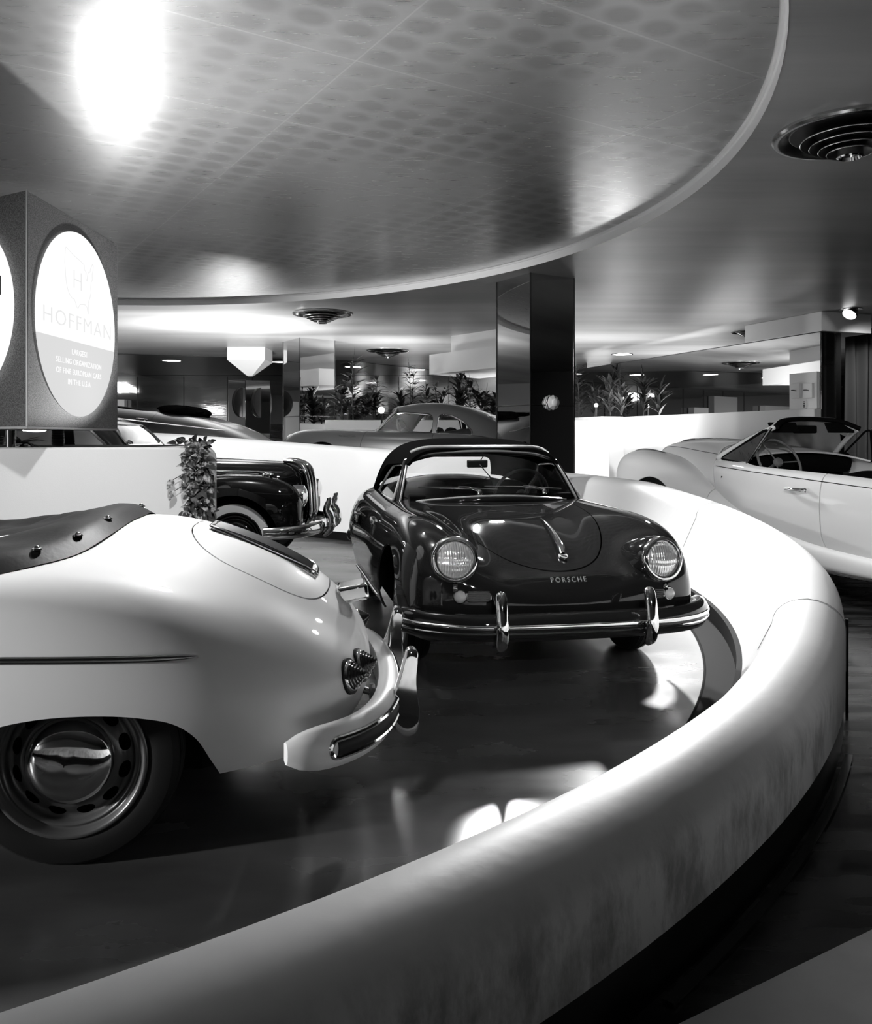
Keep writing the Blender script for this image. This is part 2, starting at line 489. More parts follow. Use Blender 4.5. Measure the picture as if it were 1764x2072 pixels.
# ---- raised ramp behind the inner wall
def ri(a): return 4.5 + max(0, 48 - a)*0.033
def ramp_z(deg): return max(0.12, 0.43 + 0.0145 * (deg - 64))
rp = MB(); A_ = np.linspace(34, 150, 60)
P = np.array([[pol(r, a, z) for r, z in ((ri(a) + .12, 0.0), (ri(a) + .12, ramp_z(a)), (9.2, ramp_z(a)), (9.2, 0.0))] for a in A_])
rp.grid(P); rp.f.append((0, 1, 2, 3)); k = (len(A_) - 1)*4; rp.f.append((k, k+3, k+2, k+1))
structure(rp.build('floor', M['ramp_floor'], ang=30))

# ---- outer parapet
def lerp(x, xs, ys): return float(np.interp(x, xs, ys))
TH = [-130, -45, -36, -29, -25, -20, -10, 0, 8, 16, 26, 40]
ZT = [0.40, 0.40, 0.41, 0.455, 0.50, 0.545, 0.595, 0.66, 0.72, 0.785, 0.81, 0.82]
def parapet_section(a):
    zt = lerp(a, TH, ZT); ri = 6.0 - 0.05; ro = 6.24; t = (ro - ri) / 2; rc = (ri + ro) / 2
    rb = lerp(a, [-60, -30, 0, 30], [5.86, 5.82, 5.70, 5.66])
    s = [(rb, 0.10), (rb + 0.03, 0.14), (rb + (ri - rb)*0.6, 0.14 + (zt - 0.24)*0.45)]
    for k in np.linspace(0, PI, 13):
        s.append((rc - t*math.cos(k), zt - 0.115 + 0.115*math.sin(k)))
    s += [(ro + 0.0, 0.2), (ro, 0.135), (ro - 0.03, 0.125)]
    return s
Aa = np.linspace(-130, 33, 220)
pp = MB(); P = np.array([[pol(r, a, z) for r, z in parapet_section(a)] for a in Aa]); pp.grid(P)
ns = P.shape[1]; pp.f.append(tuple(range(ns))); pp.f.append(tuple((len(Aa)-1)*ns + j for j in range(ns - 1, -1, -1)))
structure(pp.build('wall_ramp', M['parapet_plaster'], ang=60))
# panel joints of the parapet (thin grey lines)
jt = MB()
for a in (-25.2, 3.4):
    jt.tube([pol(r + (0.001 if r > 6.1 else -0.001), a, z + 0.0015) for r, z in parapet_section(a)[2:-2]], 0.0013, 6)
structure(jt.build('trim_1', M['wall_mid']))
bb = MB()   # black base on both sides
P = np.array([[pol(r, a, z) for r, z in ((6.225, 0.137), (6.232, 0.0))] for a in Aa]); bb.grid(P)
structure(bb.build('baseboard_ramp', M['rim_black'], ang=30))
bb = MB()
P = np.array([[pol(r + lerp(a, [-60, -30, 0, 30], [5.86, 5.82, 5.70, 5.66]) - 5.82, a, z) for r, z in ((5.835, 0.125), (5.81, 0.12), (5.81, 0.02), (5.665, 0.008))] for a in Aa]); bb.grid(P)
structure(bb.build('baseboard_ramp', M['base_matte'], ang=30))
ls = MB(); ls.tube([pol(5.66 + lerp(a, [-60, -30, 0, 30], [5.86, 5.82, 5.70, 5.66]) - 5.82, a, 0.006) for a in Aa], 0.007, 6)
structure(ls.build('trim_2', M['slot_black']))
st = MB(); A2 = np.linspace(-45.5, -29.5, 40)
st.sweep([pol(6.262, a, 0.004) for a in A2], [(-0.014, 0), (-0.014, 0.006), (0.014, 0.006), (0.014, 0)])
structure(st.build('trim_3', M['dark_chrome'], ang=30))
ed = MB(); ed.box((-0.012, -0.006, 0), (0.012, 0.006, 0.41), at=pol(6.247, -24.4, 0.0), rz=math.radians(-24.4 + 90))
structure(ed.build('trim_4', M['rim_black']))

# ---- inner white wall in front of the raised ramp
def zi(a): return lerp(a, [20, 40, 56, 69, 83, 150], [1.02, 1.055, 1.112, 1.17, 1.244, 1.5])
Ab = np.linspace(24, 150, 120); iw = MB()
def iw_sec(a):
    r = ri(a); z = zi(a)
    return [(r, 0.10)] + [(r + 0.09 - 0.09*math.cos(k), z - 0.06 + 0.06*math.sin(k)) for k in np.linspace(0, PI, 9)] + [(r + 0.18, 0.0)]
P = np.array([[pol(r, a, z) for r, z in iw_sec(a)] for a in Ab]); iw.grid(P)
ns = P.shape[1]; iw.f.append(tuple(range(ns))); iw.f.append(tuple((len(Ab)-1)*ns + j for j in range(ns - 1, -1, -1)))
structure(iw.build('wall_inner', M['plaster'], ang=50))
ib = MB(); P = np.array([[pol(ri(a) + dr, a, z) for dr, z in ((0.0, 0.102), (0.006, 0.1), (0.006, 0.004))] for a in Ab]); ib.grid(P)
structure(ib.build('baseboard_inner', M['rim_black']))

# ---- ceiling with the round recess
QX, QY, QR = -4.22, 6.35, 6.35
ce = MB()
rad_ = [QR, QR + 0.6, 9, 14, 40]
P = np.array([[(QX + r*math.cos(a), QY + r*math.sin(a), CEIL) for r in rad_] for a in np.linspace(0, 2*PI, 193)])
ce.grid(P)
V = np.concatenate(ce.v); V[:, 0] = np.clip(V[:, 0], -18, 16); V[:, 1] = np.clip(V[:, 1], -9, 30); ce.v = [V]
structure(ce.build('ceiling', M['ceiling_paint'], smooth=False))
fa = MB(); fa.lathe([(QR, CEIL - 0.004), (QR, CEIL + 0.075), (QR - 0.012, CEIL + 0.08)], 192, at=(QX, QY, 0))
structure(fa.build('trim_5', M['fascia'], ang=30))
gv = MB(); gv.lathe([(QR - 0.012, CEIL + 0.08), (QR - 0.02, CEIL + 0.1), (QR - 0.06, CEIL + 0.1)], 192, at=(QX, QY, 0))
structure(gv.build('trim_6', M['fascia'], ang=30))
dc = MB(); dc.lathe([(0.01, CEIL + 0.095), (QR - 0.04, CEIL + 0.095)], 192, at=(QX, QY, 0))
structure(dc.build('ceiling', M['metal_leaf'], smooth=False))
# far ceiling painted dark
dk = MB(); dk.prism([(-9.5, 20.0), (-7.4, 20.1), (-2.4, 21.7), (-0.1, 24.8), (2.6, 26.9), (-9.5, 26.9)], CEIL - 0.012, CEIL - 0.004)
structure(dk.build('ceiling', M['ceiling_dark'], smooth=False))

# ---- outer walls of the room
w = MB(); w.box((-18.2, -9, 0), (-18, 30, CEIL)); structure(w.build('wall_left', M['wall_mid'], smooth=False))
w = MB(); w.box((16, -9, 0), (16.2, 30, CEIL)); structure(w.build('wall_right', M['wall_dark'], smooth=False))
w = MB(); w.box((-18, -9.2, 0), (16, -9, CEIL)); structure(w.build('wall_front', M['wall_mid'], smooth=False))
w = MB(); w.box((-18, 27, 0), (16, 27.2, CEIL)); structure(w.build('wall_back', M['mirror_dim'], smooth=False))
sm = MB()
for x in (-14, -12.4, -11, -9.6, -8.1, -6.7, -5.9, -4.8, -1.2, 0.4): sm.box((x - 0.008, 26.98, 0), (x + 0.008, 27, CEIL - 0.05))
structure(sm.build('trim_7', M['wall_dark'], smooth=False))

# ---- mirror partition at the right, white dado in front of it
W1 = np.array((6.11, 13.36)); W2 = np.array((3.1, 22.0)); wd = (W2 - W1)/np.linalg.norm(W2 - W1); wn = np.array((-wd[1], wd[0]))   # wn points to the room
if wn @ -W1 < 0: wn = -wn
def wallbox(mb, t0, t1, d0, d1, z0, z1):
    pts = [W1 + wd*t0 + wn*d0, W1 + wd*t1 + wn*d0, W1 + wd*t1 + wn*d1, W1 + wd*t0 + wn*d1]
    mb.prism([tuple(p) for p in pts], z0, z1)
MZ = 2.874
w = MB(); wallbox(w, 0, 9.15, -0.12, 0, 0, MZ); structure(w.build('wall_partition', M['mirror'], smooth=False))
w = MB(); wallbox(w, -0.02, 9.15, 0.002, 0.14, 0, 1.655); structure(w.build('wall_dado', M['plaster'], smooth=False, bevel=0.012))
w = MB(); wallbox(w, 5.55, 9.15, 0.141, 0.72, 0, 1.66); structure(w.build('wall_dado', M['plaster'], smooth=False, bevel=0.012))
w = MB()
for t in (5.95,): wallbox(w, t - 0.007, t + 0.007, 0.0, 0.004, 1.66, MZ)
wallbox(w, -0.01, 9.15, -0.12, 0.006, MZ, MZ + 0.012)
structure(w.build('trim_8', M['wall_dark'], smooth=False))
w = MB(); wallbox(w, 0.02, 0.62, 0.003, 0.05, 1.66, 2.25); structure(w.build('wall_panel', M['plaster'], smooth=False))
# beam box above the partition's near end
w = MB(); wallbox(w, -0.05, 1.75, -1.0, 0.02, MZ + 0.012, CEIL); structure(w.build('trim_9', M['plaster'], smooth=False, bevel=0.01))
# black mirrored return at the partition's end
w = MB(); w.prism([(6.13, 13.36), (6.42, 13.5), (6.32, 14.3), (6.0, 14.2)], 0, MZ); structure(w.build('wall_return', M['mirror_dim'], smooth=False))
w = MB(); w.box((6.42, 13.48, 0), (6.5, 13.56, MZ)); structure(w.build('trim_10', M['rim_black'], smooth=False))

# ---- mirror-clad columns
def column(name, c0, cl, cr, seam_z, label_m):
    c0, cl, cr = map(np.array, (c0, cl, cr)); cb = cl + cr - c0
    mb = MB(); mb.prism([tuple(c0), tuple(cr), tuple(cb), tuple(cl)], 0, CEIL)
    o = structure(mb.build(name, M[label_m], smooth=False))
    tr = MB()
    ctr = (c0 + cb)/2
    for p in (c0, cl, cr, cb):
        q = p + (p - ctr)*0.006; tr.box((-0.007, -0.007, 0), (0.007, 0.007, CEIL), at=(q[0], q[1], 0), rz=0.6)
    if seam_z:
        ring = [p + (p - ctr)*0.008 for p in (c0, cr, cb, cl)]
        for i in range(4):
            a, b_ = ring[i], ring[(i+1) % 4]
            tr.tube([(a[0], a[1], seam_z), (b_[0], b_[1], seam_z)], 0.008, 6)
    t = tr.build('edge_strip', M['dark_chrome'], o, smooth=False)
    return o
column('trim_11', (1.147, 10.2), (0.784, 10.83), (1.733, 10.56), 1.2 + 66*10.2/1700, 'mirror')
column('trim_12', (-2.73, 16.83), (-3.2, 17.6), (-2.09, 17.35), 1.2 + 43*16.83/1700, 'mirror')
column('trim_13', (4.05, 22.6), (3.85, 22.9), (4.72, 22.7), 0, 'mirror')

# pale and dark wall panels added at the far left for the mirrors to reflect
for k_, (x0, x1, z1, mm_) in enumerate(((-17.5, -15.2, 2.6, 'plaster'), (-14.9, -13.2, 2.2, 'wall_dark'), (-13.0, -11.3, 2.9, 'wall_mid'), (-10.9, -9.9, 2.4, 'plaster'))):
    w = MB(); w.box((x0, 26.7, 0), (x1, 26.97, z1)); structure(w.build('wall_panel', M[mm_], smooth=False))

# ================================================================== ROUNDED SPORTS CARS (one body shape, three cars)
def poly_sd(x, z, poly):
    """signed distance to a polygon, negative inside"""
    P = np.asarray(poly, float); d = np.full(len(x), 1e9); ins = np.zeros(len(x), bool)
    for i in range(len(P)):
        a = P[i]; b = P[(i + 1) % len(P)]; e = b - a
        t = np.clip(((x - a[0])*e[0] + (z - a[1])*e[1]) / max(e @ e, 1e-12), 0, 1)
        d = np.minimum(d, np.hypot(x - a[0] - t*e[0], z - a[1] - t*e[1]))
        c = ((a[1] > z) != (b[1] > z)) & (x < (b[0] - a[0])*(z - a[1])/((b[1] - a[1]) + 1e-15) + a[0])
        ins ^= c
    return np.where(ins, -d, d)
def rounded(poly, m=48):
    """closed B-spline outline through a control polygon"""
    p = np.asarray(poly, float); n = len(p); t = np.arange(m)*n/m; out = []
    for q in t:
        i = int(q); u = q - i
        a, b, c, d = (p[(i + k - 1) % n] for k in range(4))
        out.append(((1-u)**3*a + (3*u**3 - 6*u*u + 4)*b + (-3*u**3 + 3*u*u + 3*u + 1)*c + u**3*d)/6)
    return np.array(out)
def soften(poly, r=0.04, k=5):
    """polygon with rounded corners"""
    p = np.asarray(poly, float); n = len(p); out = []
    for i in range(n):
        a, b, c = p[i-1], p[i], p[(i+1) % n]
        la, lc = np.linalg.norm(a - b), np.linalg.norm(c - b); rr = min(r, la*0.45, lc*0.45)
        s, e = b + (a - b)*rr/la, b + (c - b)*rr/lc
        for t in np.linspace(0, 1, k): out.append((1-t)**2*s + 2*t*(1-t)*b + t*t*e)
    return np.array(out)
class Surf:
    def __init__(s, V, F):
        s.V, s.F = V, F; s.b = BVHTree.FromPolygons([tuple(v) for v in V], [tuple(f) for f in F])
    def ray(s, o, d):
        h = s.b.ray_cast(Vector(o), Vector(d).normalized())
        return (np.array(h[0]), np.array(h[1])) if h[0] is not None else (None, None)
    def down(s, x, y, z=3): return s.ray((x, y, z), (0, 0, -1))[0]
    def side(s, x, z, sg): return s.ray((x, 3*sg, z), (0, -sg, 0))[0]
class Pose:
    def __init__(s, X, Y, deg, sc=1.0, z=0.0, pitch=0.0):
        s.M = Matrix.Translation((X, Y, z)) @ Matrix.Rotation(math.radians(deg), 4, 'Z') @ Matrix.Rotation(math.radians(pitch), 4, 'Y') @ Matrix.Scale(sc, 4)
        s.I = s.M.inverted()
    def empty(s, name, label, cat, group=None):
        o = empty(name, label=label, cat=cat, group=group); o.matrix_world = s.M; return o
    def local_ray(s, x, y):
        o = s.I @ Vector((0, 0, EYE)); p = s.I @ Vector(px(x, y, 1.0)); return o, (p - o)
    def hit(s, surf_, x, y):
        o, d = s.local_ray(x, y); p, n = surf_.ray(o, d)
        if p is None: print('MISS', x, y); return np.zeros(3), np.array((1.0, 0, 0))
        if n @ np.array(d) > 0: n = -n
        return p, n
def frame_M(p, n, up=(0, 0, 1)):
    """matrix: local z along n, local y ~ up"""
    z = Vector(n).normalized(); x = Vector(up).cross(z).normalized(); y = z.cross(x)
    m_ = Matrix((x, y, z)).transposed().to_4x4(); m_.translation = Vector(p); return m_

# control net of the body: x, half width, z bottom, z of widest, fender crown z, crown y, z valley, z centre
ST = [(1.81, .64, .27, .42, .59, .54, .55, .57), (1.735, .735, .26, .425, .69, .57, .59, .60), (1.60, .78, .25, .43, .775, .58, .635, .635), (1.38, .80, .24, .45, .82, .595, .695, .695),
      (1.08, .815, .23, .46, .835, .60, .75, .765), (.75, .82, .22, .46, .83, .62, .80, .815), (.42, .83, .22, .47, .835, .63, .845, .86),
      (0, .83, .22, .47, .84, .645, .855, .86), (-.45, .835, .22, .47, .855, .64, .87, .88), (-.85, .845, .23, .47, .875, .62, .925, .945),
      (-1.15, .84, .24, .47, .855, .58, .945, .975), (-1.42, .81, .26, .46, .785, .54, .87, .91), (-1.67, .735, .28, .44, .69, .47, .77, .80),
      (-1.85, .58, .30, .43, .56, .35, .64, .67)]
def row(x, P, zb, zm, zf, yf, zv, zc):
    h = [(P*.93, zb), (P*.985, zb + .3*(zm - zb)), (P, zm), (P*.985, zm + .5*(zf - zm)), (yf + .60*(P - yf), zf - .012), (yf*.95, zf + .018), (yf*.64, zv), (yf*.3, zc), (0, zc)]
    h = [(x, y, z) for y, z in h]
    return h + [(x_, -y_, z_) for x_, y_, z_ in h[-2::-1]]
def end_row(x, P, zs, dx):
    ys = [.95, 1, 1, .97, .88, .72, .5, .25, 0]
    h = [(x + dx[i], P*ys[i], zs[i]) for i in range(9)]
    return h + [(a, -b_, c) for a, b_, c in h[-2::-1]]
fz = [.285, .32, .38, .43, .465, .485, .50, .51, .515]; fdx = [-.07, -.02, 0, .005, 0, -.008, -.015, -.02, -.02]
tz = [.31, .34, .39, .43, .47, .50, .525, .54, .545]; tdx = [.06, .02, 0, 0, .005, .012, .02, .03, .03]
NET = [end_row(1.865, 0, fz, fdx), end_row(1.865, .36, fz, fdx)] + [row(*s) for s in ST] + [end_row(-1.955, .33, tz, tdx), end_row(-1.955, 0, tz, tdx)]
BODY = grid(surf(NET, 300, 201))
BODYS = Surf(*BODY)
def superell(a, b, n): return lambda u, v: ((np.abs(u)/a)**n + (np.abs(v)/b)**n)**(1/n) - 1

def wheel(parent, x, y, sg, r=.315, slots=True, white=False, rim_mat='rim_grey', cap_mat='chrome', s=1.0):
    """sg: outside direction along y"""
    k = r/.315
    t = MB(); t.lathe([(.20, -.05), (.222, -.064), (.262, -.07), (.298, -.064), (.312, -.046), (.316, 0), (.312, .046), (.298, .064), (.262, .07), (.222, .064), (.20, .05)], 64, 'y')
    for q in range(-1, 2):
        t.lathe([(.3155, q*.025 - .004), (.318, q*.025), (.3155, q*.025 + .004)], 64, 'y')
    MM = Matrix.Translation((x, y, r)) @ Matrix.Scale(k, 4) @ Matrix.Scale(sg, 4, (0, 1, 0))
    w = t.xf(MM).build('wheel', M['rubber'], parent)
    if white:
        ww = MB(); ww.lathe([(.224, .0655), (.262, .0715), (.292, .067), (.293, .064)], 64, 'y'); ww.xf(MM).build('whitewall_band', M['whitewall'], w)
    # rim with oval slots
    pr = interp([(.228, .060), (.226, .069), (.217, .071), (.208, .062), (.199, .050), (.192, .052), (.185, .046), (.178, .030), (.168, .026), (.155, .034), (.140, .046), (.128, .050), (.10, .048)], 60)
    nA = 240; A = np.linspace(0, 2*PI, nA + 1)
    P = np.array([[(rr*math.cos(a), h, rr*math.sin(a)) for a in A] for rr, h in pr])
    V, F = grid(P)
    if slots:
        ang = np.arctan2(V[:, 2], V[:, 0]); rr = np.hypot(V[:, 0], V[:, 2]); per = 2*PI/12
        aa = (ang/per - np.floor(ang/per) - .5)*per*.158
        V, F = clip(V, F, -superell(.026, .0145, 2.2)(aa, rr - .158))
    rm = MB().add(V, F); rm.lathe([(.205, -.05), (.205, .055)], 64, 'y')
    ro = rm.xf(MM).build('rim', M[rim_mat], w)
    br = MB(); br.lathe([(.205, .0), (.02, .0)], 48, 'y'); br.xf(MM).build('brake_drum', M['slot_black'], w)
    hc = MB(); hc.lathe([(.128, .046), (.128, .058), (.122, .068), (.105, .085), (.075, .097), (.04, .103), (.002, .105)], 64, 'y')
    hc.xf(MM).build('hubcap', M[cap_mat], w)
    return w

def bumper_curve(front=True):
    if front: h = [(1.985, 0), (1.98, .25), (1.95, .5), (1.87, .68), (1.73, .785), (1.58, .81)]
    else: h = [(-2.02, 0), (-2.01, .25), (-1.98, .46), (-1.91, .63), (-1.80, .74), (-1.68, .78)]
    c = [(x, -y) for x, y in h[:0:-1]] + h
    return curve(c, 90)
BPROF = [(-.03, -.05), (0, -.068), (.03, -.062), (.046, -.03), (.05, 0), (.046, .028), (.028, .058), (0, .066), (-.03, .05)]
def bumper(parent, front, z, paint, strip='chrome', inlay=None, cut=None):
    c = bumper_curve(front); P = np.c_[c, np.full(len(c), z)]
    # upswept rounded ends
    if not front: P = P[::-1]
    tpr = np.clip(np.minimum(np.arange(90), 89 - np.arange(90))/5, 0, 1)**.5
    mb = MB(); pr = np.array(BPROF); n = len(pr)
    T = np.gradient(P, axis=0); T /= np.linalg.norm(T, axis=1, keepdims=True); V = []
    for i in range(90):
        o = np.cross(T[i], (0, 0, 1)); s = float(np.interp(min(i, 89 - i), [0, 1, 2, 3, 4, 6], [.5, .76, .88, .95, .98, 1]))
        V.append(P[i] + pr[:, :1]*o*s + pr[:, 1:]*np.array((0, 0, 1))*s)
    F = [(i*n + j, i*n + (j+1) % n, (i+1)*n + (j+1) % n, (i+1)*n + j) for i in range(89) for j in range(n)]
    F += [tuple(range(n-1, -1, -1)), tuple(89*n + j for j in range(n))]
    mb.add(np.array(V).reshape(-1, 3), F)
    b_ = mb.build('bumper', M[paint], parent, ang=60)
    i0, i1 = (3, 87) if front else (5, 85)
    out = np.cross(T, (0, 0, 1.0))
    st_ = MB()
    if inlay is None:
        st_.tube((P + out*.047)[i0:i1] + np.array((0, 0, .006)), .012, 8, flat=(1, .6), up=(0, 0, 1))
        st_.tube((P + out*.047)[i0:i1] + np.array((0, 0, -.022)), .006, 8, up=(0, 0, 1))
    else:
        st_.tube((P + out*.045)[i0:i1] + np.array((0, 0, .026)), .009, 8, up=(0, 0, 1))
        st_.tube((P + out*.045)[i0:i1] + np.array((0, 0, -.028)), .009, 8, up=(0, 0, 1))
        for e, dr_ in ((i0, -1), (i1 - 1, 1)):
            q = (P + out*.045)[e]; st_.tube([q + np.array((0, 0, -.001 + .027*math.cos(a))) + T[e]*dr_*.024*math.sin(a) for a in np.linspace(0, PI, 12)], .009, 8)
    st_.build('rub_strip', M[strip], b_)
    if inlay:
        il = MB(); il.tube((P + out*.044)[i0:i1] + np.array((0, 0, -.001)), .026, 8, flat=(1, .4), up=(0, 0, 1)); il.build('rubber_inlay', M[inlay], b_)
    return b_
def overrider(parent, x, y, z, sg, s=1.0, m_='chrome'):
    g = MB()
    pts = interp([(.012, 0, -.12), (.05, 0, -.085), (.066, 0, -.02), (.058, 0, .06), (.045, 0, .12), (.028, 0, .155), (.0, 0, .165)], 24)
    rr = np.interp(np.linspace(0, 1, 24), [0, .12, .4, .8, .93, 1], [.016, .03, .035, .031, .028, .008])
    pts = pts*s; pts[:, 0] *= sg
    g.tube(pts + np.array((x, y, z)), rr*s, 14, flat=(.9, 1.0))
    return g.build('bumper_guard', M[m_], parent, ang=60)

def horn_guard(parent, x, y, z, m_='chrome'):
    o = rounded([(.03, -.02), (.01, -.09), (-.03, -.125), (-.08, -.11), (-.088, -.04), (-.074, .04), (-.072, .10), (-.082, .16), (-.074, .185), (-.045, .187), (-.034, .17), (-.016, .08)], 60)
    V = []; n = len(o); c = o.mean(0)
    for yy, k in ((-.030, .80), (-.030, .90), (-.022, 1.0), (0, 1.03), (.022, 1.0), (.030, .90), (.030, .80)):
        V += [(x + c[0] + (a - c[0])*k, y + yy, z + c[1] + (b_ - c[1])*(k if k < 1 else 1)) for a, b_ in o]
    F = [(i*n + j, i*n + (j+1) % n, (i+1)*n + (j+1) % n, (i+1)*n + j) for i in range(6) for j in range(n)] + [tuple(range(n-1, -1, -1)), tuple(6*n + j for j in range(n))]
    return MB().add(V, F).build('bumper_guard', M[m_], parent, ang=50)
def body_parts(root, paint, cockpit=True, doors=True, lids=True):
    V, F = BODY
    side = lambda v: np.abs(v[:, 1]) > .42
    # wheel arches
    v = np.where(side(V), np.hypot(V[:, 0] - 1.05, V[:, 2] - .29) - .365, 9); V, F = clip(V, F, -v)
    ar = interp([(-1.50, .1), (-1.487, .26), (-1.46, .33), (-1.428, .391), (-1.371, .438), (-1.263, .468), (-1.144, .48), (-1.0, .477), (-.88, .455), (-.77, .41), (-.70, .33), (-.67, .1)], 60)
    v = np.where(side(V), poly_sd(V[:, 0], V[:, 2], ar), 9); V, F = clip(V, F, -v)
    if cockpit:
        f = superell(.58, .56, 4)(V[:, 0] + .23, V[:, 1])*.5; f = np.where(V[:, 2] > .7, f, 9); V, F = clip(V, F, -f)
    if lids:
        def hood(v): return np.where(v[:, 2] > .4, np.maximum(superell(1.24, .48, 2.15)(v[:, 0] - .52, v[:, 1])*.48, .56 - v[:, 0]), 9)
        (hv, hf), (V, F) = split(V, F, hood)
        MB().add(hv, hf).build('hood', M[paint], root, fix=False, solid=.012)
        def lid(v): return np.where(v[:, 2] > .55, superell(.25, .38, 2.8)(v[:, 0] + 1.55, v[:, 1])*.3, 9)
        (hv, hf), (V, F) = split(V, F, lid)
        MB().add(hv, hf).build('engine_lid', M[paint], root, fix=False, solid=.012)
    if doors:
        dp = soften([(.40, .34), (.47, .60), (.40, .95), (-.58, .95), (-.60, .60), (-.50, .33)], .1)
        for sg in (1, -1):
            def dr(v): return np.where(v[:, 1]*sg > .45, poly_sd(v[:, 0], v[:, 2], dp), 9)
            (hv, hf), (V, F) = split(V, F, dr)
            MB().add(hv, hf).build('door', M[paint], root, fix=False, solid=.012)
    MB().add(V, F).build('body', M[paint], root, fix=False, solid=.012)
    ub = MB(); ub.prism([(1.45, -.3), (1.45, .3), (1.0, .52), (-1.4, .52), (-1.6, .35), (-1.6, -.35), (-1.4, -.52), (1.0, -.52)], .2, .55)
    ub.box((-.75, -.68, .2), (.62, .68, .42)); ub.box((-.95, -.60, .3), (-.83, .60, .8)); ub.box((.36, -.6, .3), (.5, .6, .78))
    ub.build('underbody', M['slot_black'], root, smooth=False)
def headlight(root, y, x=1.585, z=.608, m_ring='chrome'):
    MM = Matrix.Translation((x, y, z)) @ Matrix.Rotation(math.radians(8)*(1 if y > 0 else -1), 4, 'Z') @ Matrix.Rotation(math.radians(-9), 4, 'Y')
    b = MB(); b.lathe([(.06, -.42), (.095, -.32), (.118, -.2), (.123, -.08), (.121, -.03), (.115, -.008)], 48, 'x')
    h = b.xf(MM).build('headlight', M['dark_paint'] if m_ring == 'chrome' else M[m_ring], root)
    r = MB(); r.lathe([(.113, -.012), (.117, 0), (.114, .016), (.106, .026), (.098, .028), (.095, .020), (.094, .004)], 56, 'x')
    r.xf(MM).build('chrome_ring', M['chrome'], h)
    r = MB(); r.lathe([(.095, .004), (.093, .013), (.088, .016), (.084, .012)], 56, 'x'); r.xf(MM).build('retaining_ring', M['satin_chrome'], h)
    r = MB(); r.lathe([(.086, .010), (.07, .026), (.05, .036), (.025, .041), (.001, .042)], 56, 'x'); r.xf(MM).build('lens', M['lens'], h)
    r = MB(); r.box((-.01, -.012, -.155), (.016, .012, -.118)); r.ball((.014, 0, -.136), .012, 12, 8); r.xf(MM).build('ring_screw', M['chrome'], h)
    return h
m = mat('lens', 0.9, 0.15, metal=0.55, coat=1.0)
n, l, b = nodes(m)
tc = n.new('ShaderNodeTexCoord'); wv = n.new('ShaderNodeTexWave'); wv.bands_direction = 'Y'; wv.inputs['Scale'].default_value = 26; wv.inputs['Distortion'].default_value = 0.6
wv2 = n.new('ShaderNodeTexWave'); wv2.bands_direction = 'Z'; wv2.inputs['Scale'].default_value = 9; wv2.inputs['Distortion'].default_value = 2.5
l.new(tc.outputs['Object'], wv.inputs['Vector']); l.new(tc.outputs['Object'], wv2.inputs['Vector'])
ad = n.new('ShaderNodeMath'); l.new(wv.outputs['Fac'], ad.inputs[0]); l.new(wv2.outputs['Fac'], ad.inputs[1])
bp = n.new('ShaderNodeBump'); bp.inputs['Strength'].default_value = 0.5; bp.inputs['Distance'].default_value = 0.004
l.new(ad.outputs[0], bp.inputs['Height']); l.new(bp.outputs[0], b.inputs['Normal'])

def seats(root, m_='interior_black', sx=-.35):
    s = MB()
    for sg in (1, -1):
        y = .30*sg
        s.tube([(sx + .02, y, .45), (sx - .02, y, .62), (sx - .10, y, .78), (sx - .15, y, .90), (sx - .16, y, .93)], [.20, .22, .22, .2, .12], 16, flat=(.35, 1))
        s.tube([(sx + .02, y, .44), (sx + .25, y, .47), (sx + .5, y, .46)], [.2, .22, .18], 16, flat=(.35, 1))
    return s.build('seat', M[m_], root, ang=60)
def steering_wheel(root, x=.02, y=.30, z=.86, R=.195, tilt=25, m_='interior_grey'):
    MM = Matrix.Translation((x, y, z)) @ Matrix.Rotation(math.radians(-90 + tilt), 4, 'Y')
    s = MB(); A = np.linspace(0, 2*PI, 48, endpoint=False)
    s.tube([(R*math.cos(a), R*math.sin(a), 0) for a in A], .011, 8, closed=True)
    for k in range(3):
        a = k*2*PI/3 + PI/6; s.tube([(0, 0, -.02), (R*.5*math.cos(a), R*.5*math.sin(a), -.01), (R*math.cos(a), R*math.sin(a), 0)], .006, 6)
    s.lathe([(.04, -.03), (.04, 0), (.03, .012), (.001, .015)], 24); s.tube([(0, 0, 0), (0, 0, -.4)], .015, 8)
    return s.xf(MM).build('steering_wheel', M[m_], root)

def roof_net(rows):
    out = []
    for x, yb, zb, ym, zm, ys, zs, zt in rows:
        h = [(x, yb, zb), (x, ym, zm), (x, ys, zs), (x, ys*.62, zt), (x, 0, zt)]
        out.append(h + [(a, -b_, c) for a, b_, c in h[-2::-1]])
    return out
def wiper(root, p0, p1, p2, surf_=None):
    w = MB(); p0, p1, p2 = map(np.array, (p0, p1, p2))
    w.lathe([(.016, -.01), (.016, .012), (.008, .022), (.001, .024)], 16, at=p0)
    mid = (p1 + p2)/2; w.tube([p0 + np.array((0, 0, .014)), (p0 + mid)/2 + np.array((.01, 0, .022)), mid + np.array((.006, 0, .012))], [.007, .006, .004], 8)
    w.tube([p1, mid + np.array((.004, 0, .004)), p2], [.004, .006, .004], 6)
    return w.build('wiper', M['chrome'], root)

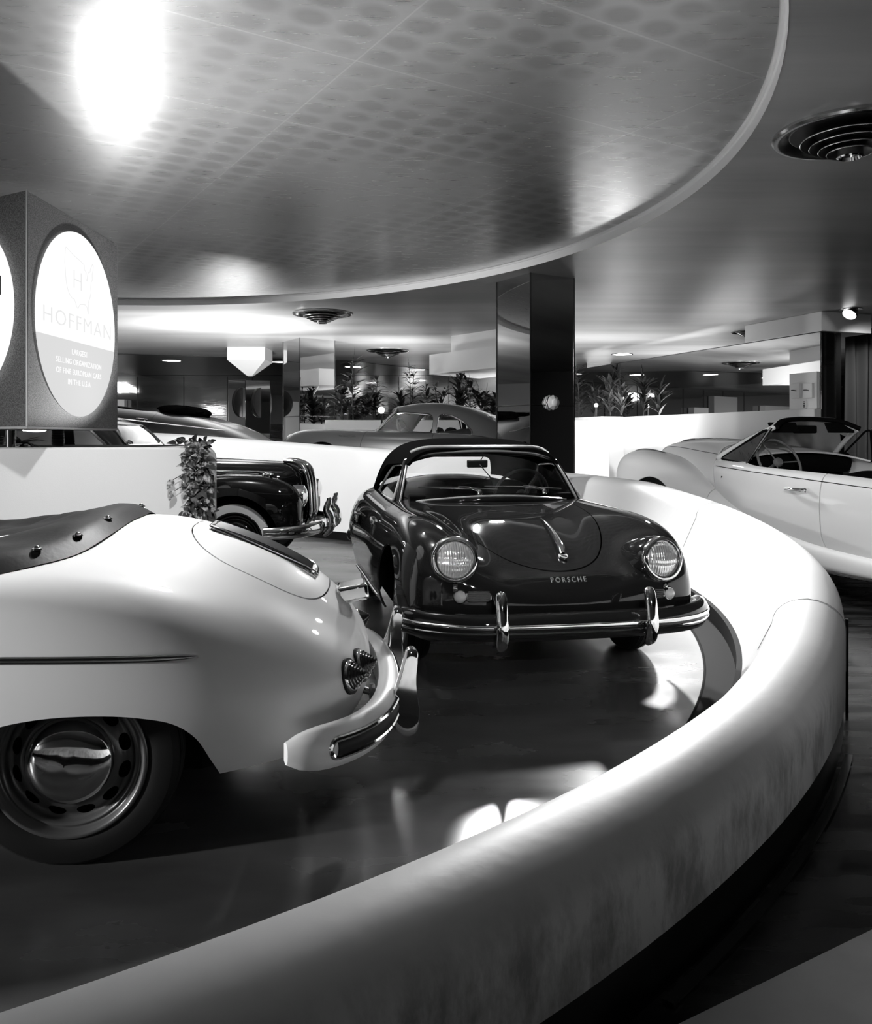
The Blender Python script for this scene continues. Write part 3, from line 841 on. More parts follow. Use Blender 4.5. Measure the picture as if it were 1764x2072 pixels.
# ------------------------------------------------------------------ 1. the dark cabriolet with its top up
P1 = Pose(.294, 5.67, -79.3, .947)
dark_car = P1.empty('car', 'dark glossy convertible sports car with raised black soft top, facing us on the ramp', 'car')
body_parts(dark_car, 'dark_paint')
for sg in (1, -1):
    wheel(dark_car, 1.05, .655*sg, sg, rim_mat='white_paint'); wheel(dark_car, -1.05, .655*sg, sg, rim_mat='white_paint')
for xx, yy in ((920, 1133), (1338, 1131)):
    o_, d_ = P1.local_ray(xx, yy); xc = 1.66
    for it in range(6):
        t_ = (xc - o_[0])/d_[0]; yc, zc_ = o_[1] + t_*d_[1], o_[2] + t_*d_[2]
        hx_ = sorted(BODYS.ray((3, yc + .105*math.cos(a), zc_ + .105*math.sin(a)), (-1, 0, 0))[0][0] + .105*math.sin(a)*math.tan(math.radians(9)) for a in np.linspace(0, 2*PI, 16, endpoint=False))
        xc = hx_[13] + .012
    headlight(dark_car, float(yc), float(xc), float(zc_))
bumper(dark_car, True, .365, 'dark_paint')
bumper(dark_car, False, .40, 'dark_paint', inlay='rubber')
for sg in (1, -1):
    overrider(dark_car, 2.0, .37*sg - .02, .38, 1, .92); overrider(dark_car, -2.08, .36*sg, .43, -1)
# soft top
ROWS = [(.15, .63, .83, .60, 1.0, .505, 1.17, 1.19), (.08, .645, .83, .615, 1.01, .52, 1.18, 1.21), (-.2, .675, .84, .635, 1.03, .55, 1.20, 1.25), (-.5, .685, .84, .645, 1.04, .56, 1.205, 1.27),
        (-.78, .675, .85, .635, 1.03, .55, 1.18, 1.245), (-.98, .65, .87, .605, 1.0, .50, 1.11, 1.165), (-1.08, .62, .90, .565, .96, .47, 1.02, 1.05), (-1.12, .60, .90, .53, .94, .43, .96, .97)]
V, F = grid(surf(roof_net(ROWS), 120, 101))
TOPS = Surf(V, F)
win = soften([(.6, .75), (.6, 1.08), (-.05, 1.085), (-.40, 1.065), (-.52, 1.0), (-.60, .83), (-.60, .75)], .05)
V, F = clip(V, F, -np.where(np.abs(V[:, 1]) > .42, poly_sd(V[:, 0], V[:, 2], win), 9))
rw = soften([(-.38, .945), (.38, .945), (.33, 1.12), (-.33, 1.12)], .05)
fr = np.where(V[:, 0] < -.7, poly_sd(V[:, 1], V[:, 2], rw), 9)
(gv_, gf_), (V, F) = split(V, F, lambda v: np.where(v[:, 0] < -.7, poly_sd(v[:, 1], v[:, 2], rw), 9), .0001)
st_ = MB().add(V, F).build('soft_top', M['dark_cloth'], dark_car, fix=False, solid=.02)
MB().add(gv_, gf_).build('rear_window', M['glass'], st_, fix=False)
# header bow trims
hb = MB()
for dz, dx in ((.0, .0), (.028, -.03)):
    pts = []
    for y in np.linspace(-.50, .50, 31):
        p = TOPS.down(.128 + dx - .10*(abs(y)/.5)**3, y)
        if p is not None: pts.append(p + np.array((.004, 0, .004)))
    hb.tube(pts, .008, 8)
hb.build('header_trim', M['bright_trim'], st_)
# windscreen
WB = interp([(.30, -.63, .815), (.40, -.42, .84), (.455, -.17, .858), (.475, 0, .862), (.455, .17, .858), (.40, .42, .84), (.30, .63, .815)], 41)
WT = interp([(.045, -.54, 1.10), (.10, -.37, 1.148), (.125, -.16, 1.166), (.13, 0, 1.17), (.125, .16, 1.166), (.10, .37, 1.148), (.045, .54, 1.10)], 41)
def screen(root, WB, WT, paint, trim_r=.008, fr_r=.02):
    t = np.linspace(0, 1, 24)[:, None, None]
    bow = np.sin(np.pi*t)*np.array((.012, 0, .008))
    G = WB[None]*(1 - t) + WT[None]*t + bow
    g = MB().grid(G).build('windscreen', M['glass'], root)
    loop = np.concatenate([WB, G[1:-1, -1], WT[::-1], G[1:-1, 0][::-1]])
    f = MB(); f.tube(loop, fr_r, 10, closed=True); f.build('windscreen_frame', M[paint], root, ang=60)
    c = (WB.mean(0) + WT.mean(0))/2
    nrm = np.cross(WB[-1] - WB[0], WT[20] - WB[20]); nrm /= np.linalg.norm(nrm)
    if nrm[0] < 0: nrm = -nrm
    k = MB(); inner = loop + (c - loop)/np.linalg.norm(c - loop, axis=1, keepdims=True)*.012 + nrm*.018
    k.tube(inner, trim_r, 8, closed=True); k.build('screen_trim', M['bright_trim'], g)
    return g, loop
scr, loop = screen(dark_car, WB, WT, 'dark_paint')
# side glass with chrome frame
for sg in (1, -1):
    poly = [(.27, .845), (.06, 1.065), (-.06, 1.078), (-.38, 1.06), (-.50, .995), (-.575, .85)]
    pts = []
    for x, z in soften(poly, .04):
        t = (z - .84)/.24; pts.append((x, sg*(.66 - .11*t), z))
    pts = np.array(pts); mb = MB(); c = pts.mean(0)
    mb.add(np.concatenate([pts, [c]]), [(i, (i+1) % len(pts), len(pts)) for i in range(len(pts))])
    sw = mb.build('side_window', M['glass'], dark_car)
    k = MB(); k.tube(pts, .009, 8, closed=True); k.build('window_frame', M['bright_trim'], sw)
    mb = MB(); hx = [(.02 - .16*k_, sg*.842, .655) for k_ in (0, .35, .7, 1)]
    # door handle
    h_ = MB(); h_.tube([BODYS.side(x, .70, sg) + np.array((0, sg*d, 0)) for x, d in ((-.40, .0), (-.41, .028), (-.47, .035), (-.53, .03), (-.54, .0))], .009, 8)
    h_.build('door_handle', M['chrome'], dark_car)
    rk = MB(); rk.tube([BODYS.side(x, .285, sg) + np.array((0, sg*.006, 0)) for x in np.linspace(.62, -.62, 30)], .009, 8); rk.build('sill_trim', M['satin_chrome'], dark_car)
    wiper(dark_car, (.50, .15 + .22*sg - .05, .905), (.46, .12 + .22*sg - .42, .945), (.485, .1 + .22*sg + .12, .925))
# rear-view mirror on its rod
rv = MB(); rv.box((-.012, -.075, -.026), (.012, .075, .026)); rv.xf(Matrix.Translation((.18, -.06, 1.085)) @ Matrix.Rotation(.15, 4, 'Z'))
mo = rv.build('interior_mirror', M['satin_chrome'], dark_car, bevel=.008)
rd = MB(); rd.tube([(.13, .0, 1.14), (.17, -.05, 1.09), (.30, 0, 1.0), (.42, .0, .90)], .004, 6); rd.build('mirror_rod', M['chrome'], mo)
seats(dark_car); steering_wheel(dark_car)
dsh = MB(); dsh.tube([(.33, y, .82) for y in np.linspace(-.56, .56, 12)], .07, 12, flat=(1, .6)); dsh.build('dashboard', M['interior_black'], dark_car)
# hood handle, crest, lettering, horn grilles, signal lamps
pts = []; 
for y_, (xx, yy) in enumerate([(1094, 1050), (1105, 1064), (1116, 1080), (1127, 1100), (1135, 1118), (1138, 1128)]):
    p, nn = P1.hit(BODYS, xx, yy); pts.append(p + nn*[.004, .014, .02, .026, .028, .02][y_])
pts = interp(pts, 24)
hh = MB(); hh.tube(pts, np.interp(np.linspace(0, 1, 24), [0, .5, .85, 1], [.005, .011, .017, .012]), 12, flat=(.8, 1.2))
hd = hh.build('hood_handle', M['chrome'], dark_car)
p, nn = P1.hit(BODYS, 1140, 1130)
cr = MB(); sh = interp([(-.021, .026), (-.023, .0), (-.013, -.022), (0, -.034), (.013, -.022), (.023, 0), (.021, .026), (0, .032), (-.021, .026)], 40)
cr.prism([tuple(q) for q in sh[:-1]], 0, .012); cr.xf(frame_M(p + nn*.004, nn)); cb = cr.build('crest', M['satin_chrome'], hd, bevel=.002)
ck = MB()
for (x0, y0, x1, y1) in ((-.014, .004, -.002, .02), (.002, -.016, .013, .002), (-.006, -.006, .006, .008)):
    ck.box((x0, y0, .012), (x1, y1, .0135))
ck.xf(frame_M(p + nn*.004, nn)); ck.build('crest_enamel', M['black_paint'], cb, smooth=False)
V, F = text_mesh('PORSCHE', .038, .185, .003, space=1.35, offset=-.0006)
lt = MB()
pc, nc = P1.hit(BODYS, 1150, 1174)
for i_ in range(1):
    lt.add(V, F)
# lay the letters on the curved nose
VV = np.concatenate(lt.v); VV[:, 1] -= .012
out = []
for x_, y_, z_ in VV:
    q, nn2 = BODYS.ray((3, pc[1] + x_, pc[2] + y_*.8), (-1, 0, 0)); out.append(q + nn2*(.004 + z_) if nn2[0] > 0 else q - nn2*(.004 + z_))
lt.v = [np.array(out)]; lt.build('lettering', M['letter_metal'], dark_car, smooth=False)
for xx, yy, gx0, gx1 in ((931, 1207, 946, 990), (1351, 1200, 1318, 1338)):
    p, nn = P1.hit(BODYS, xx, yy)
    lp = MB(); lp.lathe([(.036, -.02), (.036, .006), (.031, .014), (.030, .014)], 32, M=frame_M((0, 0, 0), nn), at=p)
    L_ = lp.build('turn_signal', M['chrome'], dark_car)
    lz = MB(); lz.lathe([(.031, .008), (.028, .02), (.018, .03), (.001, .034)], 32, M=frame_M((0, 0, 0), nn), at=p); lz.build('signal_lens', M['lamp_white'], L_)
    pa, na = P1.hit(BODYS, gx0, yy); pb, nb = P1.hit(BODYS, gx1, yy)
    ctr = (pa + pb)/2; n_ = na + nb; n_ /= np.linalg.norm(n_); wdt = np.linalg.norm(pb - pa)/2 + .006
    rg = MB(); o = soften([(-wdt, -.024), (wdt, -.024), (wdt, .024), (-wdt, .024)], .015); FM = frame_M(ctr + n_*.006, n_)
    rg.prism([tuple(q) for q in o], -.02, .008); rg.xf(FM); R_ = rg.build('horn_grille', M['grille_dark'], dark_car, smooth=False)
    fr_ = MB(); fr_.tube([(q[0], q[1], .009) for q in o], .003, 6, closed=True)
    for zz in (-.014, -.005, .004, .013): fr_.tube([(-wdt + .006, zz, .0095), (wdt - .006, zz, .0095)], .0016, 6)
    fr_.xf(FM).build('grille_bars', M['dark_chrome'], R_)
# dark number-plate bracket bar under the nose
tb = MB(); tb.box((1.86, -.26, .285), (1.90, .26, .315)); tb.build('bumper_bracket', M['slot_black'], dark_car, smooth=False)

# ------------------------------------------------------------------ 2. the white cabriolet in the foreground, tail towards the right
P2 = Pose(-2.09, 2.90, 186.5, .95)
white_car = P2.empty('car', 'white convertible sports car in the foreground, its folded top under a dark cover', 'car')
body_parts(white_car, 'white_paint', cockpit=False, doors=True)
for sg in (1, -1):
    wheel(white_car, 1.05, .655*sg, sg); wheel(white_car, -1.05, .655*sg, sg)
    headlight(white_car, .565*sg, 1.71, .61)
bumper(white_car, True, .365, 'white_paint')
bumper(white_car, False, .335, 'white_paint', inlay='rubber')
for sg in (1, -1):
    overrider(white_car, 2.0, .36*sg, .385, 1); horn_guard(white_car, -2.03, .36*sg, .345)
# grille on the engine lid
GR = soften([(-1.20, -.085), (-1.66, -.085), (-1.66, .085), (-1.20, .085)], .04)
gm = MB(); NX, NYY = 60, 12
xs = np.linspace(-1.365, -1.745, NX); G = np.zeros((NX, NYY, 3))
for i, x in enumerate(xs):
    for j, y in enumerate(np.linspace(-.085, .085, NYY)):
        G[i, j] = BODYS.down(x, y) + np.array((0, 0, .014))
gm.grid(G); gro = gm.build('engine_grille', M['grille_dark'], white_car, solid=.012)
gt = MB(); gt.tube([BODYS.down(x, y) + np.array((0, 0, .012)) for x, y in soften([(-1.36, -.092), (-1.75, -.092), (-1.75, .092), (-1.36, .092)], .04, 8)], .008, 8, closed=True)
gt.build('grille_frame', M['chrome'], gro)
gs = MB()
for y in np.linspace(-.075, .075, 11): gs.tube([BODYS.down(x, y) + np.array((0, 0, .017)) for x in np.linspace(-1.375, -1.735, 24)], .0028, 5)
gs.build('grille_slats', M['rim_grey'], gro)
# side moulding
for sg in (1, -1):
    mo = MB(); mp_ = [BODYS.side(x, z, sg) for x, z in zip(np.linspace(.9, -1.43, 60), np.interp(np.linspace(.9, -1.43, 60), [-1.43, -.9, .9], [.625, .642, .63]))]
    mo.tube([p + np.array((0, sg*.004, 0)) for p in mp_], np.concatenate([np.full(56, .0115), [.011, .009, .006, .002]]), 8, flat=(1, .7)); mo.build('side_moulding', M['dark_chrome'], white_car)
# tail lamps
def beehive(root, p, nn, R=.042, m_='lamp_dark'):
    FM = frame_M((0, 0, 0), nn)
    b = MB(); b.lathe([(R*1.12, -.012), (R*1.12, .006), (R*1.02, .012), (R*.95, .012)], 32, M=FM, at=p); B_ = b.build('tail_lamp', M['chrome'], root)
    pr = [(R, .008)]
    for k in range(6): r0 = R*(1 - k*.155); h = .012 + k*.0075; pr += [(r0, h), (r0*.97, h + .006)]
    pr += [(.002, .058)]
    g = MB(); g.lathe(pr, 32, M=FM, at=p); g.build('lamp_lens', M[m_], B_, ang=20)
    g = MB(); g.lathe([(R*1.25, -.012), (R*1.25, .002), (R*1.1, .004)], 32, M=FM, at=p); g.build('lamp_gasket', M['rubber'], B_)
for xx, yy in ((709, 1368), (731, 1345)):
    p, nn = P2.hit(BODYS, xx, yy); beehive(white_car, p, nn, .047); q = p.copy(); q[1] *= -1; n2 = nn.copy(); n2[1] *= -1; beehive(white_car, q, n2, .047)
# plate lamp housing, tail script, tow hook
p = BODYS.ray((-3, 0, .66), (1, 0, 0))[0]
pl = MB(); pl.box((-.11, -.07, -.035), (.01, .07, .03)); pl.xf(Matrix.Translation(p) @ Matrix.Rotation(math.radians(10), 4, 'Y')); pl.build('plate_lamp', M['chrome'], white_car, bevel=.014)
V, F = text_mesh('Porsche', .07, .24, .003)
out = []
for x_, y_, z_ in V:
    q, n2 = BODYS.ray((-3, -x_, .735 + y_*.75), (1, 0, 0)); n2 = n2 if n2[0] < 0 else -n2; out.append(q + n2*(.003 + z_))
MB().add(np.array(out), F).build('tail_script', M['chrome'], white_car, smooth=False)
p, nn = P2.hit(BODYS, 736, 1396)
tk = MB(); tk.tube([p, p + nn*.03], .012, 10); tk.tube([p + nn*.03 + np.array((0, 0, zz)) for zz in (-.03, 0, .03)], [.009, .014, .009], 10); tk.build('tow_hook', M['dark_chrome'], white_car)
# folded-top cover: dark leathercloth with studs
ca, cb_ = .875, .765; cx0 = -.22
NR, NA = 26, 120; G = np.zeros((NR, NA, 3))
R01 = np.concatenate([np.linspace(.01, .72, 14), np.linspace(.76, 1.0, 12)])
def cover_h(r): return float(np.interp(r, [0, .45, .72, .86, .93, .97, 1.0], [.012, .012, .028, .045, .04, .02, .004]))
ph = rng.uniform(0, 2*PI, 6)
for i, r in enumerate(R01):
    for j, a in enumerate(np.linspace(0, 2*PI, NA, endpoint=False)):
        ex = 2/3.5; c_, s_ = math.cos(a), math.sin(a)
        x = cx0 + ca*r*math.copysign(abs(c_)**ex, c_); y = cb_*r*math.copysign(abs(s_)**ex, s_)
        base = BODYS.down(x, y)[2]
        w_ = (.010*math.sin(9*x + 4*y + ph[0]) + .008*math.sin(17*x - 9*y + ph[1]) + .006*math.sin(23*y + 6*x + ph[2]))*math.exp(-((r - .5)/.4)**2)
        G[i, j] = (x, y, base + cover_h(r) + w_ - .05*(1 - r)*0)
cv = MB().grid(G, closed_v=True).build('top_cover', M['leather'], white_car, ang=60)
for a in np.linspace(0, 2*PI, 22, endpoint=False) + .12:
    ex = 2/3.5; c_, s_ = math.cos(a), math.sin(a); r = .945
    x = cx0 + ca*r*math.copysign(abs(c_)**ex, c_); y = cb_*r*math.copysign(abs(s_)**ex, s_); z = BODYS.down(x, y)[2] + cover_h(r)
    sd = MB(); sd.ball((x, y*1.012, z + .003), .010, 10, 7); sd.lathe([(.016, 0), (.015, .005), (.008, .007)], 14, at=(x, y*1.012, z - .001)); sd.build('cover_stud', M['chrome'], cv)
ws = screen(white_car, WB, WT, 'chrome', fr_r=.012)

# ------------------------------------------------------------------ 3. the grey coupe on the raised ramp
P3 = Pose(-.38, 12.3, 160, 1.0, z=.43, pitch=-3.0)
coupe = P3.empty('car', 'dark grey sports coupe with a fastback roof, on the raised ramp behind the white wall', 'car')
body_parts(coupe, 'grey_paint')
for sg in (1, -1):
    wheel(coupe, 1.05, .655*sg, sg); wheel(coupe, -1.05, .655*sg, sg); headlight(coupe, .565*sg, 1.71, .61)
bumper(coupe, True, .365, 'grey_paint'); bumper(coupe, False, .38, 'grey_paint', inlay='rubber')
ROWC = [(.14, .64, .82, .60, 1.0, .505, 1.165, 1.20), (.04, .65, .82, .61, 1.01, .51, 1.19, 1.235), (-.25, .675, .83, .63, 1.03, .53, 1.235, 1.285), (-.6, .685, .84, .63, 1.04, .53, 1.24, 1.295), (-.95, .66, .86, .59, 1.02, .48, 1.19, 1.235),
        (-1.25, .61, .86, .53, .98, .42, 1.09, 1.13), (-1.5, .54, .82, .45, .90, .35, .98, 1.01), (-1.72, .44, .72, .36, .78, .26, .84, .87), (-1.86, .30, .60, .25, .64, .2, .68, .70)]
V, F = grid(surf(roof_net(ROWC), 160, 121))
front_cut = soften([(.6, .75), (.6, 1.11), (-.10, 1.135), (-.47, 1.125), (-.535, 1.07), (-.555, .835), (-.555, .75)], .05)
quarter = soften([(-.605, .865), (-.60, 1.10), (-.66, 1.125), (-.80, 1.105), (-.98, 1.02), (-1.10, .905), (-1.10, .865)], .05)
sd_ = lambda poly: (lambda v: np.where(np.abs(v[:, 1]) > .36, poly_sd(v[:, 0], v[:, 2], poly), 9))
V, F = clip(V, F, -sd_(front_cut)(V))
(qv, qf), (V, F) = split(V, F, sd_(quarter), .0002)
rwp = soften([(-.33, .98), (.33, .98), (.30, 1.13), (-.30, 1.13)], .06)
(bv, bf), (V, F) = split(V, F, lambda v: np.where(v[:, 0] < -.9, poly_sd(v[:, 1], v[:, 2], rwp), 9), .0002)
RS = Surf(*grid(surf(roof_net(ROWC), 160, 121)))
rf = MB().add(V, F).build('roof', M['grey_paint'], coupe, fix=False, solid=.015)
MB().add(bv, bf).build('rear_window', M['glass'], rf, fix=False)
rb_ = MB(); lp_ = []
for y, z in soften([(-.34, .975), (.34, .975), (.31, 1.135), (-.31, 1.135)], .06, 6):
    q = RS.ray((-4, y, z), (1, 0, 0))[0]
    if q is not None: lp_.append(q + np.array((-.004, 0, .004)))
rb_.tube(lp_, .010, 6, closed=True); rb_.build('rear_window_trim', M['chrome'], rf)
scr3, loop3 = screen(coupe, WB*np.array((1, 1, 1)), WT + np.array((.0, 0, .035)), 'grey_paint')
for sg in (1, -1):
    qs = clip(qv, qf, -sg*qv[:, 1])
    sw = MB().add(*qs).build('quarter_window', M['glass'], coupe, fix=False)
    k = MB(); k.tube([RS.ray((x, 3*sg, z), (0, -sg, 0))[0] + np.array((0, sg*.004, 0)) for x, z in quarter], .010, 6, closed=True); k.build('window_trim', M['chrome'], sw)
    pts = []
    for x, z in soften([(.28, .845), (.06, 1.095), (-.08, 1.118), (-.46, 1.105), (-.52, 1.06), (-.545, .845)], .04):
        t = (z - .84)/.24; pts.append((x, sg*(.655 - .11*t), z))
    pts = np.array(pts); mb = MB(); c = pts.mean(0); mb.add(np.concatenate([pts, [c]]), [(i, (i+1) % len(pts), len(pts)) for i in range(len(pts))])
    sw = mb.build('door_window', M['glass'], coupe); k = MB(); k.tube(pts, .010, 8, closed=True); k.build('window_frame', M['chrome'], sw)
seats(coupe); steering_wheel(coupe)
# small script on the fender
V, F = text_mesh('Continental', .06, .26, .002)
pc_, nc_ = P3.hit(BODYS, 702, 884); out = []
for x_, y_, z_ in V:
    q = BODYS.side(pc_[0] - x_, pc_[2] + y_*.6, 1)
    if q is None: q = np.array((pc_[0] - x_, pc_[1], pc_[2]))
    out.append(q + np.array((0, .004 + z_, 0)))
MB().add(np.array(out), F).build('fender_script', M['chrome'], coupe, smooth=False)

# ------------------------------------------------------------------ 4. the dark open roadster higher up the ramp
def loft_body(rows, nu=120, nv=81):
    """rows: x, list of (y, z) half section bottom -> top centre; mirrored"""
    net = [[(x, y, z) for y, z in h] + [(x, -y, z) for y, z in h[-2::-1]] for x, h in rows]
    return grid(surf(net, nu, nv))
P4 = Pose(-4.75, 13.35, 172, 1.0, z=.66, pitch=-6.5)
road = P4.empty('car', 'dark grey open roadster with folded black top, highest up the ramp at the far left', 'car')
def rrow(x, w, zb, zc, zs, k=1.0): return (x, [(w*.9, zb), (w, zb + .12), (w*1.02, (zb + zs)/2), (w*.97, zs), (w*.72*k, zc + .0), (w*.3, zc + .005), (0, zc + .005)])
RR = [(2.0, [(.02, .4), (.02, .45), (.02, .5), (.02, .55), (.02, .6), (.01, .62), (0, .62)]), rrow(1.98, .30, .35, .72, .6), rrow(1.7, .70, .28, .88, .72), rrow(1.0, .80, .25, .98, .82), rrow(.3, .82, .24, 1.0, .84),
      rrow(-.5, .82, .24, 1.0, .84), rrow(-1.0, .82, .25, .99, .83), rrow(-1.5, .80, .27, .92, .78), rrow(-1.95, .72, .30, .78, .68), rrow(-2.25, .58, .34, .62, .54), rrow(-2.40, .30, .36, .50, .46),
      (-2.42, [(.02, .38), (.02, .4), (.02, .42), (.02, .44), (.02, .46), (.01, .48), (0, .48)])]
RV, RF = loft_body(RR, 160, 101); RSF = Surf(RV, RF)
v = np.where(np.abs(RV[:, 1]) > .42, np.minimum(np.hypot(RV[:, 0] - 1.3, RV[:, 2] - .3) - .38, np.hypot(RV[:, 0] + 1.35, RV[:, 2] - .24) - .38), 9)
V, F = clip(RV, RF, -v)
f = superell(.55, .55, 4)(V[:, 0] - .05, V[:, 1])*.5; V, F = clip(V, F, -np.where(V[:, 2] > .75, f, 9))
dpoly = soften([(.62, .34), (.68, .9), (.66, 1.1), (-.52, 1.1), (-.50, .34)], .06)
for sg in (1, -1):
    (hv, hf), (V, F) = split(V, F, lambda v: np.where(v[:, 1]*sg > .45, poly_sd(v[:, 0], v[:, 2], dpoly), 9))
    MB().add(hv, hf).build('door', M['grey_paint'], road, fix=False, solid=.012)
    md_ = MB(); md_.tube([RSF.side(x, .83 - .035*(x + .1)*0, sg) + np.array((0, sg*.004, 0)) for x in np.linspace(1.2, -1.62, 40)], .009, 6); md_.build('side_moulding', M['chrome'], road)
    h_ = MB(); h_.tube([RSF.side(x, .86, sg) + np.array((0, sg*d, 0)) for x, d in ((-.28, 0), (-.30, .03), (-.37, .04), (-.44, .035), (-.45, 0))], .012, 8); h_.build('door_handle', M['chrome'], road)
    wheel(road, 1.3, .70*sg, sg, r=.33, slots=False, cap_mat='chrome'); wheel(road, -1.35, .70*sg, sg, r=.33, slots=False)
    lp_ = MB(); pz = RSF.ray((-4, .5*sg, .5), (1, 0, 0))[0]; lp_.ball(pz, .04, 12, 8, (.7, 1, 1)); lp_.build('tail_lamp', M['lamp_dark'], road)
MB().add(V, F).build('body', M['grey_paint'], road, fix=False, solid=.012)
ub = MB(); ub.box((-1.8, -.5, .2), (1.6, .5, .6)); ub.box((-.55, -.7, .25), (.62, .7, .45)); ub.build('underbody', M['slot_black'], road, smooth=False)
bt = MB(); bt.tube(curve([(-2.28, -.72, .38), (-2.42, -.5, .38), (-2.48, 0, .38), (-2.42, .5, .38), (-2.28, .72, .38)], 30), .05, 10, flat=(1, .5), up=(0, 0, 1)); bt.build('bumper', M['chrome'], road)
# folded top lying on the rear deck
ft = MB(); nA = 40; G = np.zeros((9, nA, 3))
for i, r in enumerate([.02, .4, .7, .85, .95, 1.0, .98, .9, .5]):
    for j, a in enumerate(np.linspace(0, 2*PI, nA, endpoint=False)):
        wv_ = 1 + .08*math.sin(7*a + 2*i) + .05*math.sin(13*a)
        G[i, j] = (-.70 + .36*r*math.cos(a)*wv_, .56*r*math.sin(a), [1.115, 1.11, 1.10, 1.085, 1.06, 1.03, 1.01, .99, .97][i] + .012*math.sin(5*a + i) + .05*(math.cos(a) < -.2)*0)
ft.grid(G, closed_v=True); ft.build('folded_top', M['dark_cloth'], road)
seats(road, sx=-.2)

# ------------------------------------------------------------------ 5. the black saloon at the left, whitewall tyre and chrome grille
P5 = Pose(-1.72, 7.85, 1.5, 1.0)
sal = P5.empty('car', 'black saloon with whitewall tyre and chrome grille, behind the white planter', 'car')
SB = [(.50, [(.10, .42), (.16, .48), (.20, .60), (.21, .75), (.19, .85), (.10, .90), (0, .905)]), (.44, [(.20, .40), (.27, .48), (.31, .62), (.32, .78), (.29, .90), (.15, .955), (0, .965)]), (.25, [(.30, .38), (.34, .5), (.36, .66), (.37, .82), (.33, .93), (.16, .975), (0, .985)]),
      (-.2, [(.40, .36), (.44, .5), (.46, .68), (.46, .85), (.41, .95), (.2, .995), (0, 1.005)]), (-.7, [(.60, .30), (.64, .5), (.62, .7), (.60, .9), (.52, 1.0), (.25, 1.03), (0, 1.035)]), (-1.1, [(.74, .26), (.78, .5), (.77, .75), (.73, .95), (.64, 1.05), (.3, 1.07), (0, 1.07)]),
      (-2.0, [(.80, .25), (.84, .5), (.84, .75), (.79, .97), (.7, 1.06), (.3, 1.08), (0, 1.08)]), (-3.0, [(.80, .25), (.84, .5), (.84, .75), (.78, .95), (.68, 1.03), (.3, 1.06), (0, 1.06)]), (-3.7, [(.62, .28), (.68, .45), (.66, .62), (.58, .78), (.46, .86), (.2, .9), (0, .9)]), (-4.0, [(.3, .35), (.34, .4), (.33, .5), (.28, .58), (.2, .63), (.1, .65), (0, .65)])]
V, F = loft_body(SB, 160, 101); SAL = Surf(V, F)
V, F = clip(V, F, -np.where(np.abs(V[:, 1]) > .45, np.minimum(np.hypot(V[:, 0], V[:, 2] - .33) - .42, np.hypot(V[:, 0] + 2.75, V[:, 2] - .33) - .40), 9))
MB().add(V, F).build('body', M['black_paint'], sal, fix=False, solid=.012)
FN = []
for x, hw, zb, zt in ((.56, .03, .50, .62), (.55, .12, .42, .70), (.48, .17, .36, .78), (.32, .205, .30, .845), (.08, .215, .28, .875), (-.22, .215, .27, .865), (-.55, .205, .26, .79), (-.9, .18, .25, .64), (-1.2, .14, .24, .48), (-1.5, .10, .24, .36)):
    FN.append([(x, hw*c_, (zb + zt)/2 + (zt - zb)/2*s_) for c_, s_ in ((0, -1.0), (1.0, -1.0), (1.08, -.3), (1.08, .45), (.85, 1.02), (0, 1.08), (-.85, 1.02), (-1.08, .45), (-1.08, -.3), (-1.0, -1.0), (0, -1.0))])
for sg in (1, -1):
    V, F = grid(surf(FN, 110, 61)); V = V + np.array((0, sg*.64, 0))
    V, F = clip(V, F, -np.where(V[:, 1]*sg > .60, np.hypot(V[:, 0], V[:, 2] - .33) - .385, 9))
    fo_ = MB().add(V, F).build('fender', M['black_paint'], sal, fix=False, solid=.012)
    FS = Surf(V, F)
    ch = MB(); ch.tube([FS.down(x, sg*.64) + np.array((0, 0, .004)) for x in np.linspace(.18, -.45, 24)], .008, 8); ch.build('fender_strip', M['chrome'], fo_)
    lp_ = MB(); q = FS.down(.26, sg*.64); lp_.ball(q + np.array((0, 0, .012)), .03, 14, 9, (1.8, .8, .8)); lp_.build('side_lamp', M['chrome'], fo_)
    hl = MB(); hl.lathe([(.095, -.10), (.098, 0), (.092, .018), (.08, .022), (.06, .035), (.03, .045), (.001, .048)], 32, 'x', at=(.545, sg*.56, .69)); hl.build('headlight', M['chrome'], sal)
    wheel(sal, 0, .70*sg, sg, r=.33, slots=False, white=True, rim_mat='black_paint'); wheel(sal, -2.75, .70*sg, sg, r=.33, slots=False, white=True, rim_mat='black_paint')
    hs = MB(); hs.tube([SAL.side(x, z, sg) + np.array((0, sg*.004, 0)) for x, z in zip(np.linspace(.35, -.9, 30), np.linspace(.885, .93, 30))], .007, 6); hs.build('hood_strip', M['chrome'], sal)
ub = MB(); ub.box((-3.6, -.5, .2), (.3, .5, .7)); ub.box((-2.3, -.7, .22), (-.6, .7, .6)); ub.build('underbody', M['slot_black'], sal, smooth=False)
gsh = interp([(.34, 0, .985), (.44, 0, .975), (.525, 0, .93), (.565, 0, .82), (.585, 0, .66), (.585, 0, .50), (.56, 0, .42)], 40)
gr_ = MB(); outl = []
for sg in (1, -1):
    gr_.tube([(x - .02, sg*(.10 + .12*min(1, i/14)), z) for i, (x, y, z) in enumerate(gsh)], .022, 10)
gr_.tube(gsh, .026, 10); gr_.tube([(.54, y, .42) for y in np.linspace(-.22, .22, 9)], .022, 10)
gg = gr_.build('grille', M['chrome'], sal, ang=60)
sl = MB()
for y in np.linspace(-.19, .19, 15): sl.tube([(x - .025 - .05*abs(y), y, z) for x, _, z in gsh[10:]], .006, 6)
sl.build('grille_slats', M['chrome'], gg)
bc = curve([(.26, -.86, .395), (.46, -.85, .40), (.62, -.70, .405), (.70, -.35, .41), (.72, 0, .41), (.70, .35, .41), (.62, .70, .405), (.46, .85, .40), (.26, .86, .395)], 60)
